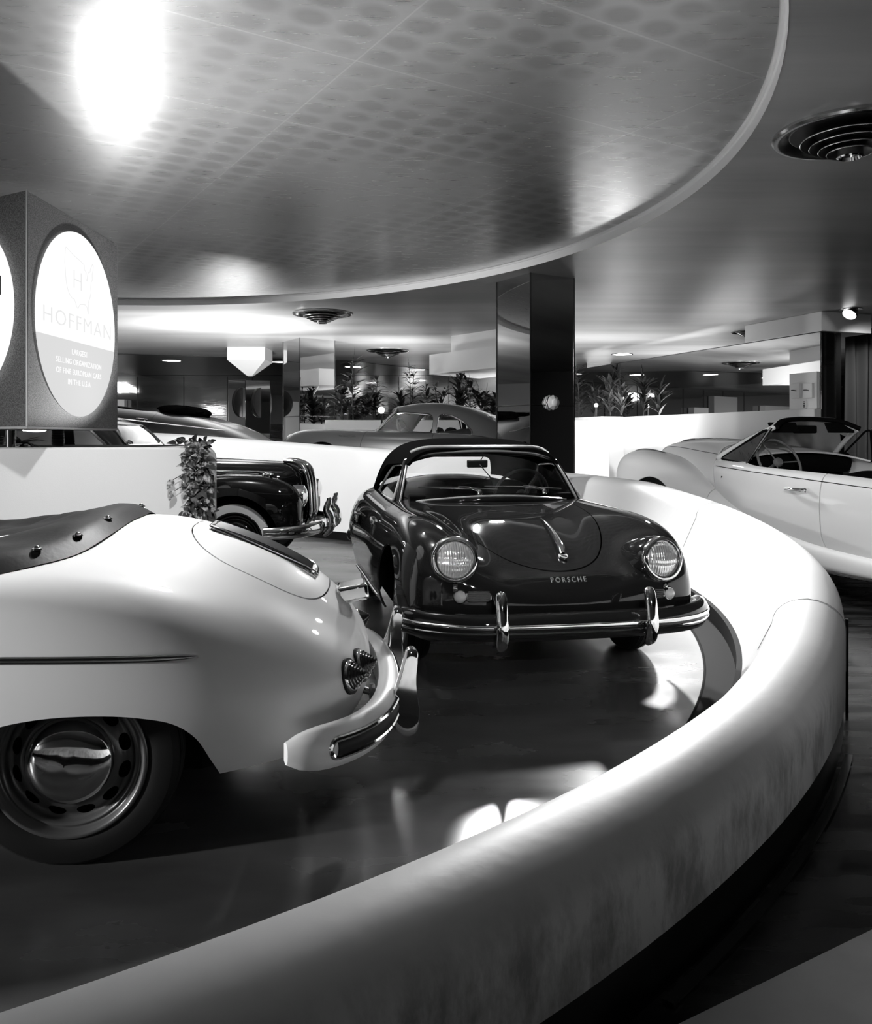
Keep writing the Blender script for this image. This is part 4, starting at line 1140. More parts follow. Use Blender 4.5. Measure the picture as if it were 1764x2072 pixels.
bm_ = MB(); bm_.tube(bc, .055, 12, flat=(1, .55), up=(0, 0, 1)); bo = bm_.build('bumper', M['chrome'], sal, ang=60)
for sg in (1, -1):
    g = MB(); g.tube(interp([(.70, sg*.33, .32), (.76, sg*.33, .38), (.765, sg*.33, .47), (.73, sg*.33, .55), (.755, sg*.33, .64), (.75, sg*.33, .66)], 20), np.interp(np.linspace(0, 1, 20), [0, .3, .7, 1], [.02, .042, .034, .02]), 12); g.build('bumper_guard', M['chrome'], bo, ang=60)
# greenhouse
GH = [(-.98, .74, 1.06, .72, 1.09, .66, 1.11, 1.12), (-1.12, .74, 1.06, .69, 1.22, .58, 1.31, 1.325), (-1.32, .75, 1.06, .69, 1.25, .57, 1.375, 1.39), (-1.8, .76, 1.07, .70, 1.27, .57, 1.40, 1.425), (-2.4, .76, 1.06, .69, 1.26, .56, 1.385, 1.41), (-2.9, .72, 1.04, .64, 1.2, .50, 1.30, 1.32), (-3.3, .62, .98, .54, 1.07, .42, 1.13, 1.14), (-3.5, .5, .92, .44, .98, .3, 1.0, 1.0)]
V, F = grid(surf(roof_net(GH), 140, 101))
w1 = soften([(-1.07, 1.115), (-1.28, 1.29), (-1.92, 1.31), (-1.94, 1.115)], .04); w2 = soften([(-2.02, 1.115), (-2.0, 1.31), (-2.6, 1.28), (-2.85, 1.115)], .05)
gl_ = []
for w_ in (w1, w2):
    (a_, b_), (V, F) = split(V, F, lambda v: np.where(np.abs(v[:, 1]) > .52, poly_sd(v[:, 0], v[:, 2], w_), 9), .0002); gl_.append((a_, b_))
wsp = soften([(-.52, 1.125), (.52, 1.125), (.46, 1.315), (-.46, 1.315)], .05)
(a_, b_), (V, F) = split(V, F, lambda v: np.where(v[:, 0] > -1.35, poly_sd(v[:, 1], v[:, 2], wsp), 9), .0002); fw_ = (a_, b_)
(c_, d_), (V, F) = split(V, F, lambda v: np.where(v[:, 0] < -2.7, poly_sd(v[:, 1], v[:, 2], soften([(-.35, 1.08), (.35, 1.08), (.3, 1.24), (-.3, 1.24)], .05)), 9), .0002)
ro_ = MB().add(V, F).build('roof', M['black_paint'], sal, fix=False, solid=.015)
MB().add(*fw_).build('windscreen', M['glass'], ro_, fix=False); MB().add(c_, d_).build('rear_window', M['glass'], ro_, fix=False)
GS = Surf(*grid(surf(roof_net(GH), 140, 101)))
for k_, w_ in enumerate((w1, w2)):
    for sg in (1, -1):
        sw = MB().add(*clip(*gl_[k_], -sg*gl_[k_][0][:, 1])).build('side_window', M['glass'], ro_, fix=False)
        t_ = MB(); t_.tube([GS.ray((x, 3*sg, z), (0, -sg, 0))[0] + np.array((0, sg*.004, 0)) for x, z in w_], .011, 6, closed=True); t_.build('window_frame', M['chrome'], sw)
t_ = MB(); t_.tube([q + np.array((.004, 0, .003)) for q in [GS.ray((3, y, z), (-1, 0, 0))[0] for y, z in wsp] if q is not None], .012, 6, closed=True); t_.build('screen_trim', M['chrome'], ro_)

# ------------------------------------------------------------------ 6. the big white convertible at the right
P6 = Pose(1.82 + .94*.85, 9.0 + .34*.85, 109.9, 1.0)
big = P6.empty('car', 'large white open convertible, nose to the left, beyond the curved white parapet', 'car')
HB = [(-.10, [(.10, .60), (.13, .72), (.15, .88), (.14, 1.0), (.11, 1.06), (.05, 1.085), (0, 1.09)]), (-.14, [(.22, .55), (.28, .70), (.32, .88), (.30, 1.02), (.24, 1.10), (.1, 1.13), (0, 1.135)]), (-.35, [(.34, .5), (.39, .68), (.42, .88), (.40, 1.04), (.32, 1.13), (.13, 1.175), (0, 1.185)]),
      (-.8, [(.46, .45), (.50, .66), (.52, .86), (.50, 1.02), (.42, 1.12), (.17, 1.175), (0, 1.185)]), (-1.25, [(.60, .4), (.63, .64), (.63, .84), (.60, 1.0), (.51, 1.09), (.22, 1.155), (0, 1.165)]), (-1.65, [(.74, .30), (.77, .6), (.76, .82), (.72, .98), (.62, 1.06), (.28, 1.12), (0, 1.13)]),
      (-2.1, [(.80, .22), (.82, .5), (.82, .75), (.785, .95), (.68, 1.0), (.3, 1.02), (0, 1.02)]), (-3.0, [(.80, .20), (.83, .5), (.83, .73), (.795, .91), (.69, .955), (.3, .97), (0, .97)]), (-3.6, [(.80, .2), (.84, .5), (.84, .72), (.80, .88), (.69, .93), (.3, .95), (0, .95)]),
      (-4.3, [(.74, .24), (.78, .45), (.77, .6), (.72, .76), (.6, .83), (.25, .86), (0, .86)]), (-4.8, [(.5, .3), (.54, .4), (.53, .5), (.48, .58), (.38, .63), (.15, .65), (0, .65)]), (-4.85, [(.2, .34), (.22, .4), (.22, .46), (.2, .5), (.15, .52), (.06, .53), (0, .53)])]
BV, BF = loft_body(HB, 220, 141); BIG = Surf(BV, BF)
V, F = BV, BF
V, F = clip(V, F, -np.where(np.abs(V[:, 1]) > .5, np.minimum(np.hypot(V[:, 0] + .82, V[:, 2] - .36) - .46, np.hypot(V[:, 0] + 3.85, V[:, 2] - .26) - .40), 9))
f = superell(.98, .74, 7)(V[:, 0] + 2.85, V[:, 1])*.6; V, F = clip(V, F, -np.where(V[:, 2] > .6, f, 9))
dpo = [(-1.70, .23), (-1.72, .62), (-1.64, .80), (-1.56, .98), (-1.50, 1.3), (-2.92, 1.3), (-2.94, .80), (-2.96, .45), (-3.02, .36), (-3.03, .23)]
dpo = soften(dpo, .08)
for sg in (1, -1):
    (hv, hf), (V, F) = split(V, F, lambda v: np.where(v[:, 1]*sg > .55, poly_sd(v[:, 0], v[:, 2], dpo), 9), .005)
    do_ = MB().add(hv, hf).build('door', M['cream_paint'], big, fix=False, solid=.015)
    q = BIG.side(-2.72, .80, sg); h_ = MB()
    h_.tube([q + np.array((a, sg*b_, 0)) for a, b_ in ((.10, 0), (.10, .03), (.0, .045), (-.08, .045), (-.09, 0))], .013, 10); h_.lathe([(.018, 0), (.018, .03), (.012, .035), (.001, .035)], 16, 'y', at=q + np.array((-.10, 0 if sg > 0 else -.035, 0)))
    h_.build('door_handle', M['chrome'], do_)
    # belt crease
    bl = MB(); bl.tube([p for p in [BIG.side(x, z, sg) for x, z in zip(np.linspace(-1.62, -4.2, 60), np.interp(np.linspace(-1.62, -4.2, 60), [-4.2, -3.4, -2.4, -1.62], [.74, .845, .90, .945]))] if p is not None], .0035, 6); bl.build('belt_line', M['slot_black'], big)
    sl_ = MB(); sl_.tube([(x, sg*.80, z) for x, z in zip(np.linspace(-1.7, -3.5, 20), np.full(20, .21))], .016, 8); sl_.build('sill_strip', M['chrome'], big)
MB().add(V, F).build('body', M['cream_paint'], big, fix=False, solid=.015)
ub = MB(); ub.box((-4.5, -.5, .2), (-.4, .5, .55)); ub.box((-3.4, -.74, .18), (-1.6, .74, .40)); ub.box((-1.72, -.66, .3), (-1.62, .66, .95)); ub.build('underbody', M['slot_black'], big, smooth=False)
# front fender sweeping down into the door
FB = []
for x, hw, zb, zt, yc in ((.02, .03, .66, .80, .60), (.0, .13, .52, .93, .60), (-.12, .19, .44, 1.02, .60), (-.35, .225, .40, 1.065, .605), (-.75, .235, .38, 1.025, .61), (-1.15, .23, .34, .925, .615), (-1.55, .215, .28, .79, .63), (-1.95, .19, .24, .635, .655), (-2.4, .16, .22, .50, .69), (-2.85, .13, .205, .40, .72), (-3.4, .115, .2, .36, .745), (-4.0, .09, .22, .34, .745), (-4.4, .02, .28, .31, .74)):
    FB.append([(x, yc + hw*c_, (zb + zt)/2 + (zt - zb)/2*s_) for c_, s_ in ((0, -1.0), (1.0, -1.0), (1.07, -.3), (1.05, .45), (.8, 1.0), (0, 1.09), (-.8, 1.02), (-1.05, .45), (-1.08, -.3), (-1.0, -1.0), (0, -1.0))])
for sg in (1, -1):
    V, F = grid(surf(FB, 150, 71)); V = V*np.array((1, sg, 1)); FS = Surf(V, F)
    V, F = clip(V, F, -np.where(V[:, 1]*sg > .58, np.hypot(V[:, 0] + .82, V[:, 2] - .36) - .455, 9))
    front = V[:, 0] + 1.62
    (fv, ff), (rv_, rf2) = split(V, F, lambda v: -(v[:, 0] + 1.66 + .25*(v[:, 2] - .6)**2), .004)
    fo_ = MB().add(fv, ff).build('fender', M['cream_paint'], big, fix=False, solid=.012)
    MB().add(rv_, rf2).build('fender_sweep', M['cream_paint'], big, fix=False)
    st2 = MB(); st2.tube([FS.down(x, sg*.605) + np.array((0, 0, .004)) for x in np.linspace(-.10, -.72, 30)], np.linspace(.014, .006, 30), 8); st2.build('fender_strip', M['dark_chrome'], fo_)
    lp_ = MB(); q = FS.down(-.08, sg*.605); lp_.ball(q + np.array((.0, 0, .01)), .032, 16, 10, (1.9, .8, .7)); lp_.build('side_lamp', M['chrome'], fo_)
    q = FS.down(-1.42, sg*.50); bl = MB(); bl.tube([q, q + np.array((0, 0, .05))], .008, 8); bl.ball(q + np.array((0, 0, .055)), .022, 12, 8); bl.build('hood_catch', M['chrome'], big)
    wheel(big, -.82, .70*sg, sg, r=.36, slots=False, white=True, rim_mat='cream_paint'); wheel(big, -3.85, .70*sg, sg, r=.36, slots=False, white=True, rim_mat='cream_paint')
    hl = MB(); hl.lathe([(.10, -.2), (.105, 0), (.095, .02), (.08, .024), (.06, .04), (.03, .05), (.001, .052)], 32, 'x', at=(.02, sg*.50, .80)); hl.build('headlight', M['chrome'], big)
# hood centre strip, rear fender bulge, bumper
hs = MB(); hs.tube([BIG.down(x, 0) + np.array((0, 0, .005)) for x in np.linspace(-.18, -1.6, 40)], np.concatenate([np.linspace(.028, .012, 8), np.full(32, .009)]), 8); hs.build('hood_strip', M['chrome'], big)
hs = MB()
for sg in (1, -1): hs.tube([BIG.down(x, sg*y) + np.array((0, 0, .0)) for x, y in zip(np.linspace(-.2, -1.55, 40), np.interp(np.linspace(-.2, -1.55, 40), [-1.55, -.2], [.60, .28]))], .003, 6)
hs.build('hood_seam', M['slot_black'], big)
for sg in (1, -1):
    RB = []
    for x, hw, zb, zt in ((-3.12, .01, .5, .55), (-3.2, .03, .40, .64), (-3.45, .09, .28, .76), (-3.8, .13, .24, .81), (-4.1, .13, .24, .78), (-4.5, .10, .27, .66), (-4.75, .04, .32, .5)):
        RB.append([(x, .72 + hw*c_, (zb + zt)/2 + (zt - zb)/2*s_) for c_, s_ in ((-.6, -1.0), (.8, -1.0), (1.1, -.4), (1.1, .4), (.6, 1.0), (-.6, 1.05), (-1.0, 0), (-.6, -1.0))])
    V, F = grid(surf(RB, 80, 51)); V = V*np.array((1, sg, 1))
    V, F = clip(V, F, -np.where(V[:, 1]*sg > .5, superell(.42, .34, 2.3)(V[:, 0] + 3.85, V[:, 2] - .2)*.34, 9)); MB().add(V, F).build('rear_fender', M['cream_paint'], big, fix=False, solid=.012)
bm_ = MB(); bm_.tube(curve([(-.05, -.9, .45), (.14, -.8, .46), (.2, -.3, .47), (.2, .3, .47), (.14, .8, .46), (-.05, .9, .45)], 40), .055, 12, flat=(1, .5), up=(0, 0, 1)); bm_.build('bumper', M['chrome'], big)
gb = MB()
for y in np.linspace(-.2, .2, 11): gb.tube([(-.08 - .1*abs(y), y, z) for z in np.linspace(.62, 1.02, 8)], .011, 6)
gb.build('grille', M['chrome'], big)
# windscreen with cream pillars, quarter vent, mirror, wheel, black interior
WB6 = interp([(-1.60, -.66, 1.02), (-1.42, -.45, 1.085), (-1.32, -.15, 1.125), (-1.30, 0, 1.13), (-1.32, .15, 1.125), (-1.42, .45, 1.085), (-1.60, .66, 1.02)], 41)
WT6 = interp([(-2.10, -.44, 1.275), (-2.02, -.33, 1.335), (-1.95, -.12, 1.36), (-1.94, 0, 1.362), (-1.95, .12, 1.36), (-2.02, .36, 1.335), (-2.10, .49, 1.285)], 41)
scr6, loop6 = screen(big, WB6, WT6, 'cream_paint', .008, .024)
hd6 = MB(); hd6.tube(WT6 + np.array((-.02, 0, .0)), .026, 10, flat=(.8, 1.2)); hd6.build('header_rail', M['interior_black'], big)
mr = MB(); mr.box((-.015, -.13, -.035), (.015, .13, .035)); mr.xf(Matrix.Translation((-2.02, .08, 1.27))); mr.build('interior_mirror', M['interior_black'], big, bevel=.015)
for y in (-.28, .34):
    sv = MB(); sv.box((-.008, -.15, -.05), (.008, .15, .05)); sv.xf(Matrix.Translation((-2.05, y, 1.285)) @ Matrix.Rotation(.5, 4, 'Y')); sv.build('sun_visor', M['interior_black'], big, bevel=.02)
for sg in (1, -1):
    vw = [(-1.66, sg*.69, 1.01), (-2.06, sg*.565, 1.255), (-2.12, sg*.56, 1.265), (-2.02, sg*.70, .975)]
    g = MB(); g.add(np.array(vw), [(0, 1, 2, 3)]); vo = g.build('vent_window', M['glass'], big); k = MB(); k.tube(soften([(a, c) for a, b_, c in vw], .02).tolist() and [(a, sg*(.70 - .135*(c - .975)/.29), c) for a, c in soften([(a, c) for a, b_, c in vw], .03)], .009, 8, closed=True); k.build('vent_frame', M['slot_black'], vo)
    k = MB(); k.tube([(-2.02, sg*.705, .975), (-2.15, sg*.56, 1.28)], .012, 8); k.build('vent_pillar', M['chrome'], vo)
steering_wheel(big, -2.02, .36, .99, .215, 28, 'interior_grey')
dsh = MB(); dsh.tube([(-1.78, y, .97) for y in np.linspace(-.64, .64, 14)], .09, 12, flat=(1, .7)); dsh.build('dashboard', M['interior_black'], big)
li = MB()
for sg in (1, -1): li.box((-3.72, sg*.742 - .012, .35), (-1.75, sg*.742 + .012, .86))
li.box((-3.85, -.7, .35), (-3.72, .7, .92)); li.box((-3.8, -.7, .35), (-1.7, .7, .42))
li.build('trim_panel', M['interior_black'], big, smooth=False)
st6 = MB()
for sg in (1, -1):
    st6.tube([(-2.85, .34*sg, .45), (-2.9, .34*sg, .7), (-2.97, .34*sg, .9), (-2.98, .34*sg, .93)], [.26, .28, .27, .15], 16, flat=(.35, 1)); st6.tube([(-2.8, .34*sg, .5), (-2.3, .34*sg, .5)], .27, 14, flat=(.35, 1))
st6.tube([(-3.75, y, .88) for y in np.linspace(-.6, .6, 8)], .14, 12, flat=(.8, 1)); st6.build('seat', M['interior_black'], big, ang=60)
tf = MB(); tf.tube(curve([(-3.35, -.62, .93), (-3.8, -.64, .97), (-4.05, -.3, .98), (-4.05, .3, .98), (-3.8, .64, .97), (-3.35, .62, .93)], 40), .085, 12, flat=(.8, 1)); tf.build('folded_top', M['dark_cloth'], big)

# ================================================================== FURNISHINGS
m = mat('leaf', 0.03, 0.4, coat=0.1); noise_color(m, 9, 0.01, 0.05, 0.4, 0.7, detail=3)
m = mat('leaf_pale', 0.25, 0.4); noise_color(m, 40, 0.03, 0.38, 0.45, 0.6, detail=2)
m = mat('leaf_striped', 0.4, 0.5); noise_color(m, 18, 0.04, 0.6, 0.44, 0.56, detail=1)
mat('stem', 0.05, 0.6); mat('soil', 0.02, 0.9)
m = mat('sign_grain', 0.1, 0.45, metal=0.3); noise_color(m, 160, 0.035, 0.16, 0.35, 0.65, detail=3)
mat('sign_edge', 0.3, 0.4)
mat('sign_white', 0.004, 0.6, emit=0.76, spec=0.0); mat('sign_grey', 0.004, 0.6, emit=0.53, spec=0.0); mat('sign_line', 0.004, 0.6, emit=0.60, spec=0.0); mat('sign_text', 0.004, 0.6, emit=0.76, spec=0.0)
mat('sign_black', 0.01, 0.4)
mat('lamp_glow', 0.8, 0.4, emit=3.0)
mat('lamp_glow_soft', 0.8, 0.4, emit=5.0)
mat('vent_dark', 0.02, 0.4)

# ---- white planter block with ivy, under the sign
pl_ = MB(); X0, X1, Y0, Y1, ZT = -4.6, -1.306, 5.0, 6.5, 1.14
o = soften([(X0, 0.0), (X0, ZT), (X1, ZT), (X1, 0.0)], .07, 8)
pl_.add([(x, Y0, z) for x, z in o] + [(x - .42*(x > -3), Y1, z) for x, z in o], [tuple(range(len(o))), tuple(range(2*len(o) - 1, len(o) - 1, -1))] + [(i, (i+1) % len(o), len(o) + (i+1) % len(o), len(o) + i) for i in range(len(o))])
planter = empty('planter', label='white smooth planter block under the lit sign, with ivy over its corner', cat='planter')
m = mat('planter_gloss', 0.72, 0.28, coat=0.5, coat_rough=0.2); bump(m, 120, 0.12, 0.004)
pl_.build('block', M['planter_gloss'], planter, bevel=.012)
so = MB(); so.box((X0 + .1, Y0 + .16, ZT - .02), (X1 - .5, Y1 - .1, ZT + .004)); so.build('soil', M['soil'], planter, smooth=False)

def leaf(mb, p, d, up, L, W, curl=.25, fold=.2):
    d = np.array(d, float); d /= np.linalg.norm(d); up = np.array(up, float); s = np.cross(d, up); s /= max(np.linalg.norm(s), 1e-6); u = np.cross(s, d)
    n = 7; V = []
    for i in range(n):
        t = i/(n - 1); w = W*math.sin(PI*min(1, t**.75*.98 + .02))**.9*(1 - .25*t)*.5 + .0008
        c = np.array(p) + d*L*t*(1 - .1*curl*t) - u*L*curl*t*t
        V += [c - s*w + u*w*fold, c, c + s*w + u*w*fold]
    F = []
    for i in range(n - 1):
        for j in range(2): F.append((i*3 + j, i*3 + j + 1, i*3 + j + 4, i*3 + j + 3))
    mb.add(V, F)
def plant(base, h, n, L, W, label, group=None, m_='leaf', style='whorl', lean=0.0, seed=0, stems=1, name='potted_plant', cat='plant'):
    r = random.Random(seed); root = empty(name, base, label=label, cat=cat, group=group)
    st_, fo_ = MB(), MB()
    for k in range(stems):
        a0 = r.uniform(0, 2*PI); dx = r.uniform(.02, .18)*(stems > 1) + lean; top = np.array((dx*math.cos(a0), dx*math.sin(a0), h*(1 - .25*k/max(1, stems))))
        pts = interp([(0.03*math.cos(a0), .03*math.sin(a0), 0), top*np.array((.35, .35, .5)), top], 12)
        st_.tube(pts, np.linspace(.011, .004, 12), 6)
        for i in range(int(n*1.7)//stems):
            t = r.uniform(.08, 1.0); q = pts[int(t*11)]
            a = r.uniform(0, 2*PI); el = r.uniform(.08, .95) if style == 'whorl' else (r.uniform(.1, .55) if style == 'spread' else r.uniform(.6, 1.3))
            d = (math.cos(a)*math.cos(el), math.sin(a)*math.cos(el), math.sin(el))
            s = r.uniform(.65, 1.1)*(1.0 - .35*(t > .85))
            if style == 'whorl':
                e = q + np.array(d)*L*.35; st_.tube([q, e], .003, 4); q = e
            leaf(fo_, q, d, (0, 0, 1), L*s, W*s, r.uniform(.1, .5), r.uniform(.05, .35))
        if style != 'spread': leaf(fo_, pts[-1], (math.cos(a0)*.3, math.sin(a0)*.3, 1), (1, 0, 0), L*.8, W*.7, .1)
    st_.build('stem', M['stem'], root); fo_.build('foliage', M[m_], root, fix=False)
    return root
# striped plant under the sign and one behind it
plant((-2.60, 5.25, 1.145), .03, 20, .17, .04, 'low plant with long striped leaves on the planter, beside the smooth sign post', m_='leaf_striped', style='spread', seed=3, stems=1)
plant((-2.86, 5.25, 1.145), .03, 20, .17, .045, 'low plant with striped leaves on the planter, farthest left beneath the sign', m_='leaf_striped', style='spread', seed=5, stems=1)
# trailing ivy over the planter's corner
ivy = empty('trailing_ivy', (-1.42, 4.985, 1.15), label='variegated ivy trailing down the right corner of the white planter', cat='ivy')
r = random.Random(11); sm_, fm, fm2 = MB(), MB(), MB()
for k in range(5):
    x0 = r.uniform(-.06, .05); pts = interp([(x0 - .12*(k == 1), .10, .005), (x0, -.01, .02), (x0 + r.uniform(-.03, .03), -.035, -.12), (x0 + r.uniform(-.03, .05), -.03, -.28), (x0 + r.uniform(-.03, .05), -.03, -.47 - .05*k)], 24)
    sm_.tube(pts, .004, 5)
    for i in range(52):
        q = pts[r.randrange(2, 24)]; a = r.uniform(-PI, PI); d = (math.cos(a)*.7, -r.uniform(.15, .8), math.sin(a)*.6 - .4)
        s = r.uniform(.7, 1.15); leaf(fm2 if r.random() < .55 else fm, q + np.array((r.uniform(-.03, .03), -r.uniform(0, .03), 0)), d, (0, -1, .3), .066*s, .034*s, r.uniform(0, .4), r.uniform(0, .4))
for (dx, dz) in ((-.13, -.20), (-.12, -.265), (.09, -.17), (.08, -.36)):
    sm_.tube([(0, -.03, dz + .05), (dx*.6, -.03, dz + .03), (dx, -.03, dz)], .0025, 5); leaf(fm, (dx, -.03, dz), (dx*2, -.3, -.5), (0, -1, 0), .07, .045, .1)
sm_.build('vine', M['stem'], ivy); fm.build('foliage', M['leaf_pale'], ivy, fix=False); fm2.build('dark_foliage', M['leaf'], ivy, fix=False)

# ---- three-sided lit sign on posts
A_ = np.array((-2.24, 4.6)); B_ = np.array((-2.235, 5.9)); C_ = A_ + 1.3*np.array((-.866, .5))
ZB, ZT2 = EYE + .06, EYE + 1.355
sign = empty('sign', (float((A_ + B_ + C_)[0]/3), float((A_ + B_ + C_)[1]/3), 1.14), label='three-sided dark sign with a glowing round panel, standing on the white planter', cat='sign')
off = np.array([*sign.location]); SH = Matrix.Translation(-sign.location)
bx_ = MB(); bx_.prism([tuple(A_), tuple(B_), tuple(C_)], ZB, ZT2); bx_.xf(SH).build('case', M['sign_grain'], sign, smooth=False, bevel=.004)
eg = MB(); eg.tube([(A_[0] + .002, A_[1] - .003, ZB), (A_[0] + .002, A_[1] - .003, ZT2)], .006, 6); eg.xf(SH).build('edge_strip', M['sign_edge'], sign)
bt_ = MB()
cen = (A_ + B_ + C_)/3
lip = [cen + (p - cen)*1.0 for p in (A_, B_, C_)]
bt_.prism([tuple(p) for p in [cen + (q - cen)*1.012 for q in (A_, B_, C_)]], ZB - .012, ZB); bt_.xf(SH).build('bottom_lip', M['sign_edge'], sign, smooth=False)
for k_, (x, y) in enumerate(((-2.62, 5.18), (-2.34, 5.2))):
    ps = MB(); ps.lathe([(.03, 1.142), (.03, ZB)], 20, at=(x, y, 0))
    if k_ == 1:
        ps = MB(); ps.lathe([(.034 + .004*math.cos(i*PI), 1.142 + (ZB - 1.142)*i/24) for i in range(25)], 20, at=(x, y, 0))
    ps.xf(SH).build('post', M['chrome' if k_ == 0 else 'vent_dark'], sign)
def sign_face(c, ux, R_, nrm):
    """matrix: x along ux, y up, z out"""
    m_ = Matrix(((ux[0], 0, nrm[0]), (ux[1], 0, nrm[1]), (0, 1, 0))).to_4x4(); m_.translation = Vector(c) - sign.location; return m_
F1 = sign_face((-2.237, 5.25, 1.90), (0, 1), .57, (1, 0)); R1 = .57
def disc(z0, pts): mb = MB(); mb.prism(pts, z0 - .01, z0); return mb
split_y = -.11
th0 = math.asin(split_y/R1)
up_ = [(R1*math.cos(a), R1*math.sin(a)) for a in np.linspace(th0, PI - th0, 80)]
lo_ = [(R1*math.cos(a), R1*math.sin(a)) for a in np.linspace(PI - th0, 2*PI + th0, 60)]
panel = disc(.012, up_).xf(F1).build('round_panel', M['sign_white'], sign, smooth=False)
disc(.0122, lo_).xf(F1).build('grey_lower_field', M['sign_grey'], panel, smooth=False)
def put_text(body, size, width, cx_, cy_, name, mat_, parent, sp=1.0, off=0.0):
    V, F = text_mesh(body, size, width, .0008, sp, offset=off); V[:, 0] -= (V[:, 0].max() + V[:, 0].min())/2
    V = V + np.array((cx_, cy_ - size*.35, .0135)); return MB().add(V, F).xf(F1).build(name, M[mat_], parent, smooth=False)
put_text('HOFFMAN', .135, .98, .0, .01, 'lettering', 'sign_line', panel, 1.15, -.002)
for i_, (t_, w_) in enumerate((('LARGEST', .23), ('SELLING ORGANIZATION', .66), ('OF FINE EUROPEAN CARS', .66), ('IN THE U.S.A.', .34))):
    put_text(t_, .048, w_, .0, -.175 - .062*i_, 'lettering', 'sign_text', panel, 1.1)
US = [(-.21, .14), (-.20, .155), (-.10, .13), (.02, .11), (.06, .10), (.065, .07), (.09, .06), (.085, .02), (.105, .005), (.115, .05), (.13, .07), (.15, .07), (.165, .10), (.19, .13), (.205, .125), (.20, .09), (.185, .06), (.19, .03), (.17, .01), (.165, -.03), (.17, -.06), (.145, -.10), (.125, -.13), (.13, -.16), (.135, -.20), (.115, -.19), (.105, -.16), (.08, -.15), (.03, -.155), (.0, -.16), (-.03, -.19), (-.05, -.18), (-.08, -.14), (-.11, -.14), (-.15, -.12), (-.18, -.09), (-.205, -.02), (-.215, .06)]
us = MB(); us.tube([(x, y*1.0 + .29, .0128) for x, y in US], .0022, 4, closed=True); us.xf(F1).build('map_outline', M['sign_line'], panel)
put_text('H', .17, .115, -.035, .275, 'lettering', 'sign_line', panel, 1.0, -.004)
nn_ = np.array((-.5, -.866)); ux_ = np.array((.866, -.5)); c2 = (A_ + C_)/2
F2 = sign_face((c2[0], c2[1], 1.93), ux_, .53, nn_)
rd_ = MB(); rd_.lathe([(.54, 0), (.54, .03), (.525, .04), (.001, .04)], 80); p2_ = rd_.xf(F2).build('round_panel', M['sign_white'], sign, ang=30)
bk = MB()
for (y0, y1, x0, x1) in ((.27, .36, -.3, .375), (.06, .165, -.4, .48)):
    bk.box((x0, y0, .036), (x1, y1, .0425))
bk.xf(F2).build('black_bands', M['sign_black'], p2_, smooth=False)
gf = MB(); gf.lathe([(.535, .0405), (.48, .0408)], 80); gf.xf(F2).build('rim', M['sign_text'], p2_)

# ---- ceiling air diffusers
def vent(x, y, R, label):
    root = empty('air_diffuser', (x, y, CEIL), label=label, cat='vent', group='round ceiling diffusers')
    k = R/.47
    f_ = MB(); f_.lathe([(p[0]*k, p[1]*k) for p in [(.475, 0), (.478, -.018), (.465, -.032), (.44, -.034), (.40, -.02), (.365, .004)]], 64); f_.build('rim', M['satin_chrome'], root)
    b_ = MB(); b_.lathe([(.365*k, -.002), (.001, -.002)], 48); b_.build('throat', M['vent_dark'], root)
    for i_, (r0, z0) in enumerate(((.30, -.055), (.245, -.085), (.19, -.112), (.14, -.135))):
        c_ = MB(); c_.lathe([((r0 - .085)*k, (z0 + .055)*k), ((r0 - .03)*k, (z0 + .018)*k), (r0*k, z0*k), ((r0 + .002)*k, (z0 - .006)*k), ((r0 - .03)*k, (z0 + .006)*k), ((r0 - .085)*k, (z0 + .045)*k)], 56); c_.build('cone_ring', M['vent_dark'], root, ang=30)
        e_ = MB(); e_.tube([((r0 + .001)*k*math.cos(a), (r0 + .001)*k*math.sin(a), (z0 - .003)*k) for a in np.linspace(0, 2*PI, 56, endpoint=False)], .0035*k, 6, closed=True); e_.build('ring_edge', M['satin_chrome'], root)
    c_ = MB(); c_.lathe([(.075*k, -.09*k), (.082*k, -.165*k), (.07*k, -.172*k), (.06*k, -.15*k), (.001, -.15*k)], 40); c_.build('centre_cup', M['chrome'], root)
    s_ = MB(); s_.lathe([(.02*k, 0), (.02*k, -.15*k)], 12); s_.build('spindle', M['vent_dark'], root)
    return root
vent(2.71, 5.5, .47, 'large round air diffuser in the ceiling at the upper right, nearest of them')
vent(-1.83, 13.5, .47, 'round air diffuser in the ceiling left of the tall mirrored column')
vent(-1.1, 19.2, .48, 'far round air diffuser above the plants behind the grey coupe')
vent(5.9, 15.9, .30, 'small round air diffuser partly hidden behind the beam box over the partition')
def eyeball(x, y, label, aim=(-.6, -.5, -.6)):
    root = empty('ceiling_spotlight', (x, y, CEIL), label=label, cat='lamp', group='swivelling ceiling spotlights')
    f_ = MB(); f_.lathe([(.17, 0), (.168, -.012), (.12, -.016), (.11, 0)], 40); f_.build('trim_ring', M['satin_chrome'], root)
    a = Vector(aim).normalized(); q = a.to_track_quat('Z', 'X').to_matrix().to_4x4()
    s_ = MB(); s_.lathe([(.04, -.10), (.09, -.05), (.115, .02), (.115, .07), (.105, .07)], 32); s_.xf(Matrix.Translation((0, 0, -.04)) @ q); s_.build('lamp_ball', M['satin_chrome'], root)
    l_ = MB(); l_.lathe([(.103, .06), (.07, .068), (.001, .07)], 32); l_.xf(Matrix.Translation((0, 0, -.04)) @ q); l_.build('lens', M['lamp_glow'], root)
    return root
eyeball(6.47, 13.1, 'lit ceiling spotlight near the curtain, right of the beam box', (-.6, -.35, -.75))
eyeball(5.86, 15.0, 'ceiling spotlight just left of the beam box', (.3, -.8, -.7))
